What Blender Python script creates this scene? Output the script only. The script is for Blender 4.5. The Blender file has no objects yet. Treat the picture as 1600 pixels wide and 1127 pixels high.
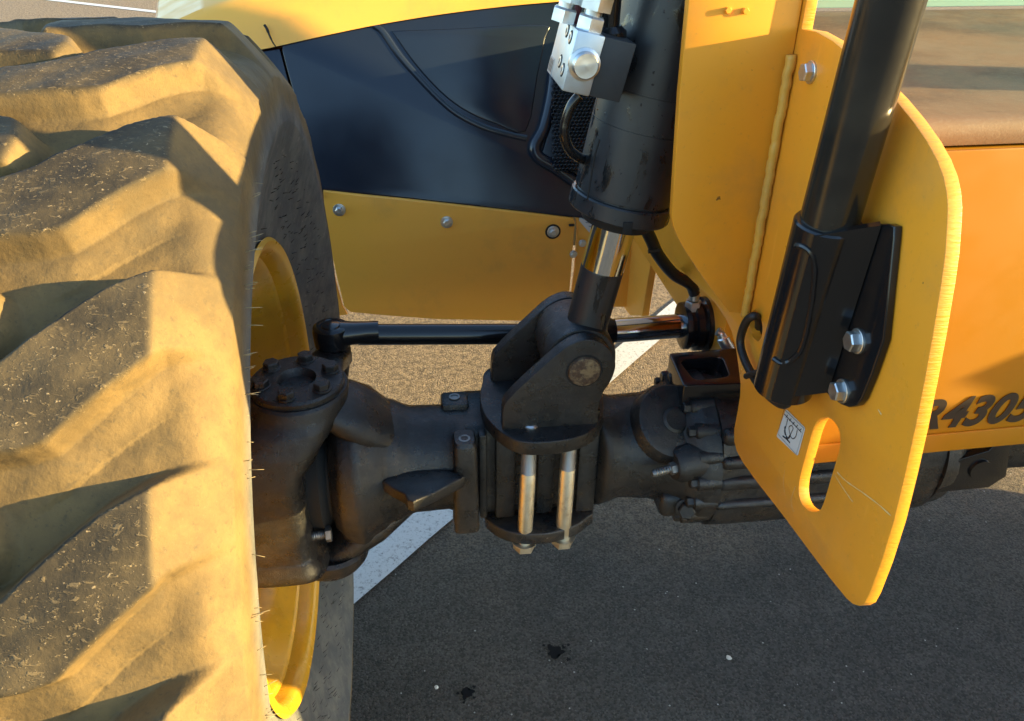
import bpy, bmesh, math, random
import numpy as np
from mathutils import Vector, Matrix, noise as mnoise
random.seed(4); R_ = random.Random(7)
rad = math.radians
sc = bpy.context.scene
COL = sc.collection

# ------------------------------------------------------------------ camera
CAM_H, PITCH, YAW, ROLL, FPX = 1.41768, 0.53992, 0.13319, -0.01297, 1279.97
fw = Vector((math.sin(YAW)*math.cos(PITCH), math.cos(YAW)*math.cos(PITCH), -math.sin(PITCH)))
r0 = Vector((math.cos(YAW), -math.sin(YAW), 0)); d0 = fw.cross(r0)
rt = r0*math.cos(ROLL) + d0*math.sin(ROLL)
dn = -r0*math.sin(ROLL) + d0*math.cos(ROLL)
CP = Vector((0, 0, CAM_H))
cd = bpy.data.cameras.new('camera'); cam = bpy.data.objects.new('camera', cd); COL.objects.link(cam)
cd.sensor_width = 36; cd.lens = 36*FPX/1600; cd.clip_start = .02; cd.clip_end = 2000
M3 = Matrix((rt, -dn, -fw)).transposed()
cam.matrix_world = Matrix.Translation(CP) @ M3.to_4x4()
sc.camera = cam

# ------------------------------------------------------------------ sky, sun, exposure
SUN_EL, SUN_S = rad(9.5), 0.19          # elevation; slope of the light across the ground
sdir = Vector((1, -SUN_S, 0)).normalized()*math.cos(SUN_EL) + Vector((0, 0, math.sin(SUN_EL)))
w = bpy.data.worlds.new('World'); sc.world = w; w.use_nodes = True
nt = w.node_tree; bg = nt.nodes['Background']
sky = nt.nodes.new('ShaderNodeTexSky'); sky.sky_type = 'NISHITA'; sky.sun_disc = False
sky.sun_elevation = SUN_EL; sky.sun_rotation = math.atan2(sdir.x, sdir.y)
sky.dust_density = .5; sky.air_density = 1.0; sky.ozone_density = 2.0
nt.links.new(sky.outputs[0], bg.inputs[0]); bg.inputs[1].default_value = .145
sl = bpy.data.lights.new('sun', 'SUN'); so = bpy.data.objects.new('sun', sl); COL.objects.link(so)
sl.energy = 5.0; sl.angle = rad(.5); sl.color = (1, .74, .31)
so.rotation_euler = sdir.to_track_quat('Z', 'Y').to_euler(); so.location = (5, -2, 3)
sc.view_settings.view_transform = 'Standard'; sc.view_settings.look = 'None'
sc.view_settings.gamma = 1; sc.view_settings.use_curve_mapping = False
sc.view_settings.exposure = 2.35

# ------------------------------------------------------------------ helpers
def at(px, py, ax, val):
    """point of the plane ax = val (metres) that lies along a sight line of the survey photograph"""
    v = fw + rt*((px-800)/FPX) + dn*((py-563.5)/FPX)
    i = 'XYZ'.index(ax)
    return CP + v*((val-CP[i])/v[i])

def atp(px, py, p0, nrm):
    v = fw + rt*((px-800)/FPX) + dn*((py-563.5)/FPX); nrm = Vector(nrm)
    return CP + v*((Vector(p0)-CP).dot(nrm)/v.dot(nrm))

def smooth_closed(pts, n=4):
    out = []; m = len(pts)
    for i in range(m):
        p0, p1, p2, p3 = pts[i-1], pts[i], pts[(i+1) % m], pts[(i+2) % m]
        for k in range(n):
            t = k/n
            out.append(.5*((2*p1)+(p2-p0)*t+(2*p0-5*p1+4*p2-p3)*t*t+(3*p1-p0-3*p2+p3)*t**3))
    return out
def smooth_open(pts, n=6):
    P = [2*pts[0]-pts[1]]+list(pts)+[2*pts[-1]-pts[-2]]; out = []
    for i in range(1, len(P)-2):
        p0, p1, p2, p3 = P[i-1:i+3]
        for k in range(n):
            t = k/n
            out.append(.5*((2*p1)+(p2-p0)*t+(2*p0-5*p1+4*p2-p3)*t*t+(3*p1-p0-3*p2+p3)*t**3))
    out.append(P[-2]); return out

THING = {}
def empty(name, loc, parent=None):
    o = bpy.data.objects.new(name, None); COL.objects.link(o); o.empty_display_size = .1
    o.location = loc; THING[o.name] = Vector(loc)
    if parent:
        o.parent = parent; o.matrix_parent_inverse = Matrix.Translation(-worldloc(parent))
    return o
def worldloc(o):
    return THING.get(o.name, Vector((0, 0, 0)))
def link(name, me, mat, parent=None, label=None, kind=None, sharp=.6, smooth=True):
    if smooth:
        me.shade_smooth() if hasattr(me, 'shade_smooth') else [setattr(p, 'use_smooth', True) for p in me.polygons]
        if sharp: me.set_sharp_from_angle(angle=sharp)
    o = bpy.data.objects.new(name, me); COL.objects.link(o)
    if mat: me.materials.append(mat)
    if parent is not None:
        o.parent = parent; o.matrix_parent_inverse = Matrix.Translation(-worldloc(parent))
    if label: o['label'] = label
    if kind: o['kind'] = kind
    return o
def done(bm, name, mat, parent=None, **k):
    bmesh.ops.recalc_face_normals(bm, faces=bm.faces)
    me = bpy.data.meshes.new(name); bm.to_mesh(me); bm.free()
    return link(name, me, mat, parent, **k)
def frame(axis, up=None):
    a = Vector(axis).normalized()
    u = Vector(up) if up else (Vector((0, 0, 1)) if abs(a.z) < .9 else Vector((0, 1, 0)))
    x = u.cross(a).normalized(); y = a.cross(x).normalized()
    return x, y, a
def ringfaces(bm, rings, closed=True, cap=True):
    n = len(rings[0])
    for a, b in zip(rings, rings[1:]):
        for i in range(n if closed else n-1):
            j = (i+1) % n
            bm.faces.new((a[i], a[j], b[j], b[i]))
    if cap and closed:
        bm.faces.new(rings[0][::-1]); bm.faces.new(rings[-1])
def add_lathe(bm, org, axis, prof, seg=32, up=None, cap=True):
    x, y, a = frame(axis, up); org = Vector(org); rings = []
    for t, r in prof:
        rings.append([bm.verts.new(org+a*t+(x*math.cos(2*math.pi*i/seg)+y*math.sin(2*math.pi*i/seg))*r) for i in range(seg)])
    ringfaces(bm, rings, True, cap)
def lathe(name, org, axis, prof, mat, parent=None, seg=32, **k):
    bm = bmesh.new(); add_lathe(bm, org, axis, prof, seg); return done(bm, name, mat, parent, **k)
def add_tube(bm, pts, r, seg=14, n=6, jitter=0, flat=1.0):
    P = smooth_open([Vector(p) for p in pts], n) if n > 1 and len(pts) > 2 else [Vector(p) for p in pts]
    rings = []; prev = None
    for i, p in enumerate(P):
        t = (P[min(i+1, len(P)-1)]-P[max(i-1, 0)]).normalized()
        if prev is None: x, y, _ = frame(t)
        else:
            x = (prev-t*prev.dot(t)).normalized(); y = t.cross(x)
        prev = x
        rr = r[min(int(i*len(r)/len(P)), len(r)-1)] if isinstance(r, (list, tuple)) else r
        rr *= 1+jitter*R_.uniform(-1, 1)
        rings.append([bm.verts.new(p+(x*math.cos(2*math.pi*k/seg)+y*math.sin(2*math.pi*k/seg)*flat)*rr) for k in range(seg)])
    ringfaces(bm, rings)
def tube(name, pts, r, mat, parent=None, seg=16, n=6, jitter=0, **k):
    bm = bmesh.new(); add_tube(bm, pts, r, seg, n, jitter); return done(bm, name, mat, parent, **k)
def add_box(bm, c, size, rot=None, bevel=.003, seg=2):
    M = Matrix.Translation(Vector(c)) @ (rot.to_4x4() if rot else Matrix.Identity(4)) @ Matrix.Diagonal((*size, 1))
    r = bmesh.ops.create_cube(bm, size=1, matrix=M)
    if bevel:
        vs = set(r['verts']); es = [e for e in bm.edges if e.verts[0] in vs and e.verts[1] in vs]
        bmesh.ops.bevel(bm, geom=es, offset=bevel, segments=seg, affect='EDGES', profile=.5)
def box(name, c, size, mat, parent=None, rot=None, bevel=.003, **k):
    bm = bmesh.new(); add_box(bm, c, size, rot, bevel); return done(bm, name, mat, parent, **k)
def plate(name, pts, nrm, thick, mat, parent=None, holes=(), bevel=.001, **k):
    """flat plate: outline pts on its visible face, extruded by thick along nrm (away from the viewer)"""
    n = Vector(nrm).normalized(); x, y, a = frame(n); o = Vector(pts[0])
    cu = bpy.data.curves.new('t', 'CURVE'); cu.dimensions = '2D'; cu.fill_mode = 'BOTH'
    cu.extrude = thick/2-bevel; cu.bevel_depth = bevel; cu.bevel_resolution = 2; cu.offset = -bevel
    for loop in [pts]+list(holes):
        sp = cu.splines.new('POLY'); sp.points.add(len(loop)-1); sp.use_cyclic_u = True
        for q, p in zip(sp.points, loop):
            dlt = Vector(p)-o; q.co = (dlt.dot(x), dlt.dot(y), 0, 1)
    ob = bpy.data.objects.new('t', cu); COL.objects.link(ob)
    dg = bpy.context.evaluated_depsgraph_get()
    me = bpy.data.meshes.new_from_object(ob.evaluated_get(dg))
    bpy.data.objects.remove(ob); bpy.data.curves.remove(cu)
    M = Matrix((x, y, a)).transposed().to_4x4(); M.translation = o+n*thick/2
    me.transform(M); me.name = name; me.materials.clear()
    bm = bmesh.new(); bm.from_mesh(me); bmesh.ops.remove_doubles(bm, verts=bm.verts, dist=1e-6)
    bmesh.ops.recalc_face_normals(bm, faces=bm.faces); bm.to_mesh(me); bm.free()
    return link(name, me, mat, parent, **k)
def add_hex(bm, pos, nrm, r, h, wr=0, wh=.0025, stud=0, rot=0., seg=6):
    x, y, a = frame(nrm); p = Vector(pos)
    if wr: add_lathe(bm, p, a, [(0, wr), (wh*.8, wr), (wh, wr*.93)], 24)
    def ring(t, rr, s=seg): return [bm.verts.new(p+a*t+(x*math.cos(rot+2*math.pi*i/s)+y*math.sin(rot+2*math.pi*i/s))*rr) for i in range(s)]
    b = wh if wr else 0
    ringfaces(bm, [ring(b, r), ring(b+h*.86, r), ring(b+h, r*.87)])
    if stud: add_lathe(bm, p+a*(b+h), a, [(0, stud), (stud*.8, stud), (stud, stud*.8)], 16)
def bolt(name, pos, nrm, r, h, mat, parent=None, wr=0, stud=0, rot=0., **k):
    bm = bmesh.new(); add_hex(bm, pos, nrm, r, h, wr, stud=stud, rot=rot); return done(bm, name, mat, parent, sharp=.4, **k)
def sup_ring(bm, c, u, v, hu, hv, n, seg=40):
    out = []
    for i in range(seg):
        t = 2*math.pi*i/seg; ct, s = math.cos(t), math.sin(t)
        out.append(bm.verts.new(Vector(c)+u*(hu*math.copysign(abs(ct)**(2/n), ct))+v*(hv*math.copysign(abs(s)**(2/n), s))))
    return out
def loft(bm, secs, u, v, ax, seg=40, sub=3):
    """secs: (t, cu, cv, hu, hv, n); smoothly interpolated along ax"""
    u, v, ax = Vector(u), Vector(v), Vector(ax)
    S = [np.array(s, float) for s in secs]; F = []
    for i in range(len(S)-1):
        for k in range(sub):
            t = k/sub; t2 = t*t*(3-2*t); q = S[i]*(1-t2)+S[i+1]*t2; q[0] = S[i][0]*(1-t)+S[i+1][0]*t; F.append(q)
    F.append(S[-1])
    ringfaces(bm, [sup_ring(bm, ax*q[0]+u*q[1]+v*q[2], u, v, q[3], q[4], q[5], seg) for q in F])

# ------------------------------------------------------------------ materials
class NB:
    def __init__(s, name):
        s.m = bpy.data.materials.new(name); s.m.use_nodes = True; s.t = s.m.node_tree
        s.b = s.t.nodes['Principled BSDF']; s.pos = s.t.nodes.new('ShaderNodeNewGeometry').outputs['Position']
    def n(s, typ, **k):
        x = s.t.nodes.new('ShaderNode'+typ)
        for a, v in k.items(): setattr(x, a, v)
        return x
    def l(s, a, b): s.t.links.new(a, b)
    def scaled(s, sx, sy, sz):
        m = s.n('VectorMath', operation='MULTIPLY'); s.l(s.pos, m.inputs[0]); m.inputs[1].default_value = (sx, sy, sz); return m.outputs[0]
    def noise(s, scale, det=4, rough=.6, vec=None, dist=0):
        x = s.n('TexNoise'); x.inputs['Scale'].default_value = scale; x.inputs['Detail'].default_value = det
        x.inputs['Roughness'].default_value = rough; x.inputs['Distortion'].default_value = dist
        s.l(vec or s.pos, x.inputs['Vector']); return x.outputs['Fac']
    def ramp(s, fac, a, b, c0=0., c1=1.):
        x = s.n('MapRange'); x.interpolation_type = 'SMOOTHSTEP'; s.l(fac, x.inputs[0])
        for i, v in zip((1, 2, 3, 4), (a, b, c0, c1)): x.inputs[i].default_value = v
        return x.outputs[0]
    def math(s, op, a, b):
        x = s.n('Math', operation=op)
        for i, v in enumerate((a, b)):
            if isinstance(v, (int, float)): x.inputs[i].default_value = v
            else: s.l(v, x.inputs[i])
        return x.outputs[0]
    def mix(s, fac, a, b):
        x = s.n('Mix', data_type='RGBA')
        for i, v in ((0, fac), (6, a), (7, b)):
            if isinstance(v, (int, float)): x.inputs[i].default_value = v
            elif isinstance(v, tuple): x.inputs[i].default_value = (*v, 1)
            else: s.l(v, x.inputs[i])
        return x.outputs[2]
    def bump(s, h, strength=.3, dist=.002, prev=None):
        x = s.n('Bump'); x.inputs['Strength'].default_value = strength; x.inputs['Distance'].default_value = dist
        s.l(h, x.inputs['Height'])
        if prev: s.l(prev, x.inputs['Normal'])
        return x.outputs[0]
    def set(s, **k):
        for a, v in k.items():
            i = s.b.inputs[a.replace('_', ' ')]
            if hasattr(v, 'links') or hasattr(v, 'is_linked'): s.l(v, i)
            elif isinstance(v, tuple): i.default_value = (*v, 1) if len(v) == 3 else v
            else: i.default_value = v
        return s.m

def paint(name, base, rough=.32, dirt=(.20, .15, .08), amt=.35, chips=True, spec=.5, coat=.0):
    b = NB(name)
    d = b.ramp(b.noise(7, 6, .65), .48, .8, 0, amt)
    f = b.ramp(b.noise(160, 3, .7), .60, .78, 0, amt*.7)
    c = b.mix(d, base, dirt); c = b.mix(f, c, dirt)
    if chips:
        ch = b.ramp(b.noise(60, 4, .55), .735, .75, 0, .8); c = b.mix(ch, c, (.05, .035, .02))
        sc_ = b.ramp(b.noise(40, 3, .5, b.scaled(1, 1.2, .12)), .70, .73, 0, .18); c = b.mix(sc_, c, tuple(min(1, x*1.35+.05) for x in base))
    r = b.ramp(b.noise(12, 5), .3, .8, rough*.85, rough*1.35)
    return b.set(Base_Color=c, Roughness=r, Normal=b.bump(b.noise(900, 2), .04, .0006), Specular_IOR_Level=spec, Coat_Weight=coat)
YEL = paint('yellow_paint', (.78, .315, .022))
def cut_plate():
    m = YEL.copy(); m.name = 'yellow_torch_cut_plate'; t = m.node_tree; bs = t.nodes['Principled BSDF']
    def N(typ, **k):
        x = t.nodes.new('ShaderNode'+typ)
        for a, v in k.items(): setattr(x, a, v)
        return x
    g = N('NewGeometry'); sx = N('SeparateXYZ'); t.links.new(g.outputs['True Normal'], sx.inputs[0])
    ab = N('Math', operation='ABSOLUTE'); t.links.new(sx.outputs[0], ab.inputs[0])
    mk = N('MapRange'); t.links.new(ab.outputs[0], mk.inputs[0]); mk.inputs[1].default_value = .6; mk.inputs[2].default_value = .3
    sc_ = N('VectorMath', operation='MULTIPLY'); t.links.new(g.outputs['Position'], sc_.inputs[0]); sc_.inputs[1].default_value = (.12, 1, 1)
    no = N('TexNoise'); no.inputs['Scale'].default_value = 520; no.inputs['Detail'].default_value = 3; t.links.new(sc_.outputs[0], no.inputs['Vector'])
    mu = N('Math', operation='MULTIPLY'); t.links.new(no.outputs['Fac'], mu.inputs[0]); t.links.new(mk.outputs[0], mu.inputs[1])
    bu = N('Bump'); bu.inputs['Strength'].default_value = .3; bu.inputs['Distance'].default_value = .003; t.links.new(mu.outputs[0], bu.inputs['Height'])
    old = bs.inputs['Normal'].links[0].from_socket; t.links.new(old, bu.inputs['Normal']); t.links.new(bu.outputs[0], bs.inputs['Normal'])
    return m
YEL_CUT = cut_plate()
YEL_HOOD = paint('yellow_hood_paint', (.90, .43, .060), .36, amt=.25, chips=False)
YEL_SUNLIT = paint('sunlit_yellow_paint', (.30, .130, .0006), .5, amt=.04, chips=False, spec=.3)  # same yellow paint, with the orange of low sun put into its colour
BLK_HOOD = paint('black_gloss_panel', (.010, .015, .026), .2, (.05, .045, .04), .05, False)
BLK = paint('black_gloss_paint', (.008, .008, .009), .18, (.05, .04, .03), .10, False)
def tube_paint():
    b = NB('wet_black_cylinder_paint')
    wet = b.ramp(b.noise(24, 5, .6, b.scaled(1.6, 1.6, .6), .6), .53, .66)
    drop = b.ramp(b.noise(170, 2, .5), .70, .74)
    d = b.ramp(b.noise(9, 6, .65), .35, .8, 0, .5)
    c = b.mix(d, (.014, .016, .019), (.040, .042, .046)); c = b.mix(b.math('MULTIPLY', wet, .75), c, (.005, .0055, .006))
    r = b.mix(wet, (.42, .42, .42), (.14, .14, .14)); r = b.mix(drop, r, (.05, .05, .05))
    return b.set(Base_Color=c, Roughness=r, Normal=b.bump(drop, .5, .0012, b.bump(wet, .25, .0006)), Specular_IOR_Level=.6)
BLK_CYL = tube_paint()
def cast():
    b = NB('dusty_black_casting')
    sep = b.n('SeparateXYZ'); b.l(b.pos, sep.inputs[0])
    low = b.ramp(b.math('ADD', sep.outputs[2], b.math('MULTIPLY', b.noise(14, 5), .12)), .74, .58)      # road dirt thrown up on the lower parts
    d = b.ramp(b.noise(9, 7, .68), .42, .70); d2 = b.ramp(b.noise(70, 6, .75), .50, .72)
    c = b.mix(b.math('MULTIPLY', d, .6), (.007, .0075, .0085), (.030, .028, .027))
    c = b.mix(b.math('MULTIPLY', d2, .28), c, (.080, .066, .050))
    c = b.mix(b.math('MULTIPLY', low, b.ramp(b.noise(24, 6, .7), .40, .72, .0, .75)), c, (.062, .042, .024))
    rust = b.ramp(b.noise(21, 7, .72), .64, .72, 0, .6); c = b.mix(rust, c, (.085, .042, .018))
    chip = b.ramp(b.noise(95, 4, .6), .74, .76, 0, .8); c = b.mix(chip, c, (.22, .20, .17))
    r = b.ramp(b.noise(30, 5), .35, .7, .22, .55)
    nn1 = b.bump(b.noise(520, 5, .75), .55, .0016); nn2 = b.bump(b.noise(75, 5, .65), .35, .0035, nn1)
    return b.set(Base_Color=c, Roughness=r, Normal=nn2, Specular_IOR_Level=.55)
CAST = cast()
def metal(name, col, rough, var=.1, dirt=None, amt=.3, bs=300):
    b = NB(name); c = col
    if dirt: c = b.mix(b.ramp(b.noise(60, 6, .7), .5, .75, 0, amt), col, dirt)
    return b.set(Base_Color=c, Metallic=1., Roughness=b.ramp(b.noise(80, 5), .3, .75, rough, rough+var), Normal=b.bump(b.noise(bs, 3), .06, .0006))
CHROME = metal('chrome', (.66, .72, .80), .07, .06)
ZINC = metal('zinc_plate', (.62, .64, .64), .34, .15, (.30, .28, .24), .35)
ALU = metal('bright_zinc_block', (.50, .56, .62), .42, .12, (.5, .55, .6), .5)
STUD = metal('dull_yellow_zinc', (.66, .60, .47), .38, .2, (.30, .20, .11), .6)
def rusty():
    b = NB('worn_pin_steel')
    q = b.ramp(b.noise(85, 6, .7), .42, .58); e = b.ramp(b.noise(260, 4, .7), .5, .7, 0, .6)
    c = b.mix(q, (.26, .20, .12), (.055, .032, .020)); c = b.mix(e, c, (.15, .09, .05))
    return b.set(Base_Color=c, Metallic=b.ramp(q, 0, 1, .7, .1), Roughness=.55, Normal=b.bump(b.noise(120, 5), .5, .003))
RUSTY = rusty()
GRIMY = metal('grimy_steel', (.24, .24, .235), .45, .2, (.05, .04, .03), .8)
THREAD = metal('zinc_thread', (.56, .56, .53), .42, .15)
def plain(name, col, rough=.5, spec=.5, metal=0., bs=None):
    b = NB(name); k = dict(Base_Color=col, Roughness=rough, Specular_IOR_Level=spec, Metallic=metal)
    if bs: k['Normal'] = b.bump(b.noise(bs, 4), .2, .001)
    return b.set(**k)
HOSE = plain('black_hose', (.012, .012, .012), .5, bs=500)
VOID = plain('dark_inside', (.006, .006, .006), .8)
PINK = plain('faded_red_hose', (.22, .07, .09), .6)
WHITE = plain('white_sticker', (.62, .64, .62), .35)
INK = plain('black_print', (.018, .014, .012), .45)
LETTER = plain('black_lettering', (.02, .013, .008), .4)
COIL = plain('black_coil', (.018, .021, .024), .6, bs=800)
def rubber():
    b = NB('dusty_tyre_rubber')
    a = b.n('Attribute'); a.attribute_name = 'tread'; f = a.outputs['Fac']
    dust = b.mix(b.ramp(b.noise(9, 7, .7), .36, .66), (.152, .100, .038), (.084, .058, .026))
    dust = b.mix(b.ramp(b.noise(33, 6, .72), .50, .70, 0, .65), dust, (.085, .062, .030))
    dust = b.mix(b.ramp(b.noise(150, 4, .7), .56, .74, 0, .7), dust, (.060, .046, .026))
    streak = b.noise(260, 3, .6, b.scaled(.42, 1.0, .85), .5)
    specks = b.ramp(streak, .55, .70)
    chip = b.ramp(b.noise(330, 3, .6, b.scaled(.7, 1, 1)), .63, .72)
    top = b.mix(b.ramp(b.noise(13, 6, .65), .35, .68), (.026, .021, .014), (.075, .056, .030))
    top = b.mix(b.math('MULTIPLY', specks, .55), top, (.165, .122, .066)); top = b.mix(b.math('MULTIPLY', chip, .75), top, (.28, .215, .13))
    pale = b.ramp(b.noise(15, 4, .6), .70, .76, 0, .6); top = b.mix(pale, top, (.33, .23, .135))
    c = b.mix(f, dust, top)
    s = b.n('Attribute'); s.attribute_name = 'side'
    sidec = b.mix(b.ramp(b.noise(16, 7, .7), .4, .65), (.066, .070, .072), (.12, .118, .108))
    sidec = b.mix(b.ramp(b.noise(60, 5, .7, b.scaled(1, .4, 1)), .58, .70, 0, .6), sidec, (.19, .18, .155))
    c = b.mix(s.outputs['Fac'], c, sidec)
    n1 = b.bump(b.noise(330, 5, .7), .22, .0018); n2 = b.bump(b.math('MULTIPLY', b.math('ADD', specks, chip), f), .45, .0016, n1)
    n3 = b.bump(b.noise(24, 6, .6), .35, .008, n2)
    return b.set(Base_Color=c, Roughness=.78, Specular_IOR_Level=.3, Normal=n3)
RUB = rubber()
RIM = paint('yellow_rim_paint', (.56, .285, .012), .28, (.10, .055, .02), .55, False)
HAIR = plain('rubber_whisker', (.30, .24, .13), .6)
HAIRD = plain('dark_rubber_whisker', (.02, .02, .02), .6)
def asphalt():
    b = NB('asphalt')
    big = b.ramp(b.noise(1.3, 6, .6), .35, .7); mid = b.ramp(b.noise(8, 8, .75), .44, .68)
    c = b.mix(big, (.066, .060, .052), (.098, .086, .070)); c = b.mix(b.math('MULTIPLY', mid, .45), c, (.14, .125, .105))
    sep = b.n('SeparateXYZ'); b.l(b.pos, sep.inputs[0])
    sunlit_patch = b.ramp(b.math('ADD', sep.outputs[1], b.math('MULTIPLY', b.noise(2.2, 6, .65), .9)), 1.75, 2.45)      # low sunlight painted as tan into the asphalt beyond the axle
    sunlit_tan = b.mix(b.ramp(b.noise(42, 7, .75), .42, .62), (.33, .245, .155), (.165, .122, .082)); c = b.mix(b.math('MULTIPLY', sunlit_patch, .9), c, sunlit_tan)
    v = b.n('TexVoronoi'); v.inputs['Scale'].default_value = 230; b.l(b.pos, v.inputs['Vector'])
    st = b.n('SeparateColor'); b.l(v.outputs['Color'], st.inputs[0])
    vv = b.n('HueSaturation'); b.l(c, vv.inputs['Color']); b.l(b.ramp(st.outputs[2], 0, 1, .62, 1.38), vv.inputs['Value']); c = vv.outputs[0]
    core = b.ramp(v.outputs['Distance'], .62, .35)
    c = b.mix(b.math('MULTIPLY', b.math('MULTIPLY', b.ramp(st.outputs[0], .86, .92), core), .5), c, (.19, .165, .135))
    rare = b.math('MULTIPLY', b.ramp(st.outputs[1], .9988, .9994), b.ramp(v.outputs['Distance'], .5, .4)); c = b.mix(rare, c, (.55, .52, .46))
    scar = b.ramp(b.noise(7, 3, .5, b.scaled(1, 9, 1), .6), .70, .73, 0, .22); c = b.mix(scar, c, (.20, .18, .16))
    h = b.math('ADD', b.math('MULTIPLY', b.ramp(v.outputs['Distance'], .0, .8, 1, 0), .8), b.math('MULTIPLY', b.noise(75, 8, .8), 1.6))
    return b.set(Base_Color=c, Roughness=.86, Specular_IOR_Level=.3, Normal=b.bump(h, 1.0, .007, b.bump(b.noise(9, 4), .3, .012)))
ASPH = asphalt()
def linepaint():
    b = NB('white_road_paint')
    w_ = b.ramp(b.noise(120, 6, .8), .52, .63, 0, .7)
    return b.set(Base_Color=b.mix(w_, (.60, .61, .60), (.10, .095, .09)), Roughness=.7, Normal=b.bump(b.noise(200, 4), .4, .003))
LINE = linepaint()
OIL = plain('oil', (.002, .002, .002), .5, .2)
STONE = plain('pale_stone', (.6, .57, .5), .8, bs=300)
def deckmat():
    b = NB('dusty_black_deck_mat')
    s1 = b.ramp(b.noise(95, 6, .8, b.scaled(1, 1.5, 1), 1.2), .46, .66); s2 = b.ramp(b.noise(3.2, 5, .6), .38, .62)
    c = b.mix(s2, (.080, .058, .044), (.165, .112, .070)); c = b.mix(b.math('MULTIPLY', s1, .5), c, (.20, .155, .105))
    scr = b.ramp(b.noise(26, 3, .5, b.scaled(.5, 3.2, 1), 1.5), .66, .70, 0, .5); c = b.mix(scr, c, (.03, .027, .025))
    return b.set(Base_Color=c, Roughness=b.ramp(b.noise(5, 4), .4, .6, .45, .65), Normal=b.bump(b.noise(420, 4), .3, .0012), Specular_IOR_Level=.12)
DECK = deckmat()
def glassm():
    b = NB('cab_glass')
    return b.set(Base_Color=(.30, .50, .42), Roughness=.06, Specular_IOR_Level=.9, Transmission_Weight=.15)
GLASS = glassm()

# ------------------------------------------------------------------ ground
bm = bmesh.new()
for x, y in ((-250, -250), (250, -250), (250, 250), (-250, 250)): bm.verts.new((x, y, 0))
bm.faces.new(bm.verts[:]) if hasattr(bm.verts, 'ensure_lookup_table') and (bm.verts.ensure_lookup_table() or True) else None
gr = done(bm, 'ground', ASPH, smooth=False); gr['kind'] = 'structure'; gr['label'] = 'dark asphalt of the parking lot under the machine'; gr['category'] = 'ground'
def road_line(a, b, wd, label):
    a, b = Vector((*a, .004)), Vector((*b, .004)); t = (b-a).normalized(); n = Vector((-t.y, t.x, 0))*wd/2
    bm = bmesh.new(); N = 40
    L = [bm.verts.new(a.lerp(b, i/N)+n*(1+R_.uniform(-.03, .03))) for i in range(N+1)]
    Rr = [bm.verts.new(a.lerp(b, i/N)-n*(1+R_.uniform(-.03, .03))) for i in range(N+1)]
    for i in range(N): bm.faces.new((Rr[i], Rr[i+1], L[i+1], L[i]))
    o = done(bm, 'parking_line', LINE, smooth=False); o['kind'] = 'structure'; o['label'] = label; o['category'] = 'road marking'
g0, g1 = at(543, 955, 'Z', 0), at(1032, 531, 'Z', 0); h0 = at(543, 888, 'Z', 0)
t_ = (g1-g0).normalized(); nn = Vector((-t_.y, t_.x, 0)); wdt = (h0-g0).dot(nn)
mid0 = g0+nn*wdt/2
road_line((mid0-t_*1.6).to_2d(), (mid0+t_*3.4).to_2d(), wdt, 'white painted bay line running diagonally under the axle')
f0, f1 = at(96, 2, 'Z', 0), at(270, 22, 'Z', 0); ft = (f1-f0).normalized()
road_line((f0-ft*6).to_2d(), (f1+ft*14).to_2d(), .11, 'far white bay line beyond the tyre, top left corner')
f2, f3 = at(-10, -12, 'Z', 0), at(60, -5, 'Z', 0)

# ------------------------------------------------------------------ the machine
MACH = Vector((.75, 1.9, 0))
T = empty('telehandler', MACH)
T['label'] = 'yellow and black telehandler seen close up at its front axle and dusty front tyre'
T['category'] = 'telehandler'

WX, WY, WZ = -.3640, 1.0198, .63
XA, YB = .42, .88

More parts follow.
